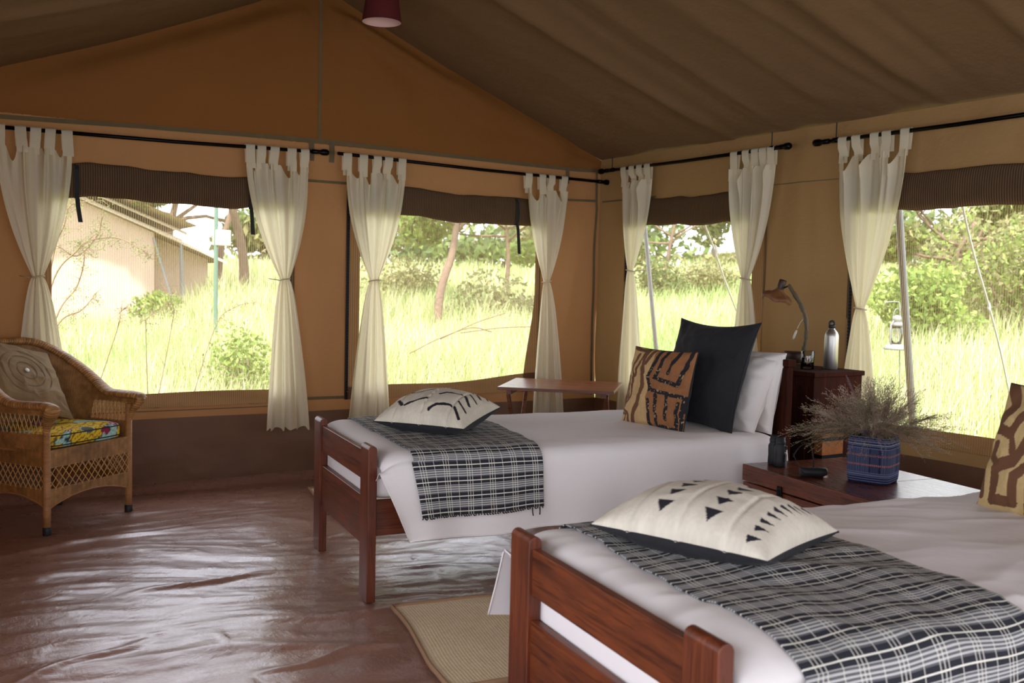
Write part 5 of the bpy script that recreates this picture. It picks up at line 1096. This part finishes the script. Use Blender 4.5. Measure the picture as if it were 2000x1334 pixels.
# thorny twigs close outside the left window
def twigs():
    o = Vector(at(60, 640, Y=8.2)); r = empty('thorn_bush', (o.x, o.y, float(ground_h(np.array(o.x), np.array(o.y)))), 0, 'thin thorny branches with small leaves close outside the left window', 'bush'); L = Vector(r.location); mb = MB(); parts = []; rg = random.Random(3)
    lines = [((60, 800), (100, 560), (150, 490), (175, 470), (230, 465), (280, 490), (296, 506)), ((60, 800), (90, 500), (150, 500), (190, 460), (200, 420)), ((60, 800), (110, 620), (150, 560), (165, 500), (150, 470)), ((60, 800), (110, 640), (160, 605), (190, 570)), ((60, 820), (100, 520), (125, 440), (140, 400), (200, 392)), ((170, 820), (230, 640), (235, 610), (250, 600)), ((290, 820), (285, 650), (290, 620), (330, 590)), ((300, 820), (335, 640), (338, 600), (320, 560)), ((360, 830), (420, 640), (460, 600), (500, 590))]
    for ln in lines:
        p = [Vector(v) - L for v in catmull([at(x, y, Y=8.2 + .25 * rg.random()) for x, y in ln], 8)]; N = len(p); mb.tube(p, [(.0065 if ln[0][0] < 100 else .0028) * (1 - .75 * i / N) + .0012 for i in range(N)], 5)
        for i in range(N // 3, N):
            for k in range(2):
                e = p[i] + Vector((rg.gauss(0, .05), rg.gauss(0, .06), rg.gauss(0, .04))); mb.tube([p[i], e], [.002, .001], 4); parts.append(leaves(e, (.035, .035, .03), 10 if ln[0][0] < 100 else 2, .0075, G1 + G2, seed=i * 7 + k + int(ln[0][0])))
    mb.build('branches', 'twig', r, smooth=True); leaf_obj('foliage', parts, r)
    o2 = Vector(at(1000, 650, Y=9)); r2 = empty('dead_branch', o2, 0, 'thin bare fallen branches in the grass behind the second back window', 'branch'); mb = MB()
    for ln in (((800, 690), (860, 660), (920, 640), (960, 648)), ((860, 662), (930, 630), (985, 612)), ((900, 650), (980, 640), (1040, 638))):
        p = [Vector(v) - o2 for v in catmull([at(x, y, Y=9.0) for x, y in ln], 6)]; mb.tube(p, .006, 5)
    mb.build('branches', 'twig', r2, smooth=True)
twigs()

# ------------------------------------------------------------------ neighbouring tent
MAT['tent_beige'] = simple('beige tent canvas', (.62, .47, .37), .9, var=.12, vscale=2, bump=.4, bscale=2, bdist=.05, trans=.15)
MAT['tent_fly'] = simple('grey beige fly sheet', (.34, .27, .20), .9, var=.12, vscale=2, bump=.3, bscale=2, bdist=.05)
MAT['tent_edge'] = simple('pale fly sheet hem', (.62, .52, .40), .9)
def tent2():
    p = at(301, 455, D=22); ex, ey, ez = p; W = 4.6; rz = ez + .94; x0 = ex - W; xm = ex - W / 2; z0 = -.35
    r = empty('canvas_tent', (xm, ey, z0), 0, 'neighbouring beige canvas tent with a double fly roof', 'tent'); dl = lambda x, y, z: (x - xm, y - ey, z - z0)
    def pan(nm, pts, mat, nu=14, nv=14, amp=.02, lab=None):
        a, b, c, d = [np.array(dl(*q)) for q in pts]; U, V = np.meshgrid(np.linspace(0, 1, nu), np.linspace(0, 1, nv)); P = a * ((1 - U) * (1 - V))[..., None] + b * (U * (1 - V))[..., None] + c * (U * V)[..., None] + d * ((1 - U) * V)[..., None]; P[..., 1] -= amp * np.abs(np.sin(U * 9)) * np.sin(PI * V); return grid(nm, P, mat, r)
    pan('gable_wall', [(x0, ey, z0), (xm, ey, z0), (xm, ey, rz), (x0, ey, ez)], 'tent_beige'); pan('gable_wall', [(xm, ey, z0), (ex, ey, z0), (ex, ey, ez), (xm, ey, rz)], 'tent_beige')
    pan('side_wall', [(ex, ey, z0), (ex, ey + 5, z0), (ex, ey + 5, ez), (ex, ey, ez)], 'tent_beige'); pan('side_wall', [(x0, ey, z0), (x0, ey + 5, z0), (x0, ey + 5, ez), (x0, ey, ez)], 'tent_beige')
    for s in (1, -1):
        xe = xm + s * (W / 2 + .55); ze = rz - .40 * (W / 2 + .55)
        pan('inner_roof', [(xm, ey - .25, rz + .05), (xe, ey - .25, ze + .05), (xe, ey + 5, ze + .05), (xm, ey + 5, rz + .05)], 'tent_fly', amp=0)
        pan('outer_fly', [(xm, ey - 1.1, rz + .34), (xm + s * (W / 2 + .75), ey - .9, ze + .36), (xm + s * (W / 2 + .75), ey + 5, ze + .30), (xm, ey + 5, rz + .34)], 'tent_fly', amp=0)
        MB().tube([dl(xm, ey - .27, rz + .03), dl(xe, ey - .27, ze + .03)], .06, 6, flat=.4).build('roof_hem', 'tent_edge', r)
        MB().tube([dl(xm, ey - .30, rz + .24), dl(xe + .1 * s, ey - .3, ze + .20)], .05, 6, flat=.4).build('roof_hem', 'tent_edge', r)
        MB().tube([dl(xe, ey - .2, ze), dl(xe + .1 * s, ey - .2, z0)], .03, 8).build('tent_pole', 'polegrey', r)
    # lower annex at the right
    ax = ex + 1.35; pan('annex_wall', [(ex + .08, ey + .6, z0), (ax, ey + .6, z0), (ax, ey + .6, ez - .55), (ex + .08, ey + .6, ez - .05)], 'tent_beige')
    pan('annex_roof', [(ex, ey - .2, ez + .05), (ax + .25, ey - .2, ez - .62), (ax + .25, ey + 3.4, ez - .62), (ex, ey + 3.4, ez + .05)], 'tent_fly', amp=0)
    MB().tube([dl(ex, ey - .22, ez + .03), dl(ax + .25, ey - .22, ez - .63)], .045, 6, flat=.4).build('roof_hem', 'tent_edge', r)
    MB().tube([dl(ex + .62, ey + .2, ez - .3), dl(ex + .66, ey + .1, z0)], .028, 8).build('tent_pole', 'polegrey', r)
    MB().tube([dl(ex - .02, ey - .05, ez - .1), dl(ex + .35, ey - .35, z0 + 1.0), dl(ex + .38, ey - .3, z0)], .03, 6).build('tent_pole', 'polegrey', r)
tent2()
bx = at(433, 466, D=14); gz = float(ground_h(np.array(bx[0]), np.array(bx[1])))
bb = empty('box_on_post', (bx[0], bx[1], gz), math.radians(15), 'pale box on a green post beyond the left window', 'box')
MB().box(-.11, .11, -.07, .07, bx[2] - gz - .10, bx[2] - gz + .12).build('box', 'tent_edge', bb, bevel=.01); MAT['greenpost'] = simple('green painted post', (.08, .16, .12), .6); MB().tube([(-.09, 0, 0), (-.09, 0, bx[2] - gz + .85)], .03, 8).build('post', 'greenpost', bb)

# awning poles, guy ropes, lantern, path
for lab, a, b in (('slim grey awning pole behind the narrow curtain at the tent corner', at(1262, 470, X=5.5), at(1283, 700, X=5.5)), ('thick grey awning pole outside the right-hand window', at(1757, 430, X=5.5), at(1781, 800, X=5.5))):
    a, b = Vector(a), Vector(b); d = (b - a); a = a - d * .35; t = (b.z + .4) / -(d.z) ; e = b + d * t; r = empty('awning_pole', e, 0, lab, 'pole', 'awning poles outside the tent'); MB().tube([e - e, (a - e)], .0185 if 'slim' in lab else .0235, 14).build('pole', 'polegrey', r, smooth=True)
    MB().tube([Vector((0, 0, .02)), Vector((0, 0, -.02))], .06, 14).build('foot_plate', 'polegrey', r)
for lab, pts in (('white guy rope with a knot seen above the large black pillow', ((1368, 395, 6.7), (1377, 440, 7.1), (1392, 478, 7.4), (1396, 490, 7.5), (1420, 560, 8.0), (1452, 640, 8.6))), ('white guy rope at the far right crossing the grass outside', ((1872, 360, 6.0), (1886, 430, 6.2), (1903, 500, 6.4), (1932, 600, 6.7), (1955, 690, 7.0), (1976, 790, 7.3)))):
    P = [Vector(at(x, y, D=d)) for x, y, d in pts]; r = empty('guy_rope', P[0], 0, lab, 'rope', 'white guy ropes'); MB().tube([Vector(p) - P[0] for p in catmull(P, 6)], .0075, 6).build('rope', 'rope', r, smooth=True)
    k = P[3] - P[0]; MB().lathe([(.004, -.05), (.022, -.03), (.03, 0), (.02, .03), (.004, .05)] if 'knot' in lab else [(.004, -.03), (.013, 0), (.004, .03)], 12, Matrix.Translation(k)).build('knot', 'rope', r, smooth=True)
hk = [at(*p, D=9.5) for p in ((1757, 800), (1757, 690), (1758, 600), (1756, 590), (1745, 589), (1730, 590), (1728, 597))]; hb_ = Vector(hk[0])
r = empty('lantern_hook', hb_, 0, 'thin wire shepherd hook stuck in the ground outside the right-hand window', 'hook'); MB().tube([Vector(p) - hb_ for p in hk], .006, 6).build('wire', 'polegrey', r, smooth=True)
lp = Vector(at(1749, 683, D=9.45)); ln = empty('paraffin_lantern', lp, 0, 'old metal paraffin lantern outside the right-hand window', 'lantern')
MB().lathe([(.11, 0), (.115, .012), (.09, .045), (.05, .055)], 24).build('tank', 'polegrey', ln, smooth=True); MB().lathe([(.045, .055), (.062, .12), (.058, .19), (.04, .225)], 24).build('glass_globe', 'glass', ln, smooth=True)
MB().lathe([(.045, .225), (.065, .235), (.05, .26), (.03, .27), (.045, .28), (.04, .32), (.01, .335)], 24).build('chimney_cap', 'polegrey', ln, smooth=True)
for s in (-1, 1): MB().tube([(s * .06, 0, .04), (s * .085, 0, .08), (s * .085, 0, .24), (s * .05, 0, .28)], .008, 8).build('side_tube', 'polegrey', ln, smooth=True)
MB().tube([(.06 * math.cos(t), 0, .30 + .10 * math.sin(t)) for t in np.linspace(0, PI, 12)], .003, 5).build('carry_handle', 'polegrey', ln)
U, V = np.meshgrid(np.linspace(7.0, 12.5, 40), np.linspace(-.32, .32, 8)); Yp = 4.6 + .25 * (U - 7) + V; o = grid('sandy_path', np.stack([U, Yp, ground_h(U, Yp) + .02], -1), simple('pale sandy soil', (.58, .45, .30), 1, var=.2, vscale=3, bump=.4, bscale=20)); tag(o, kind='structure')
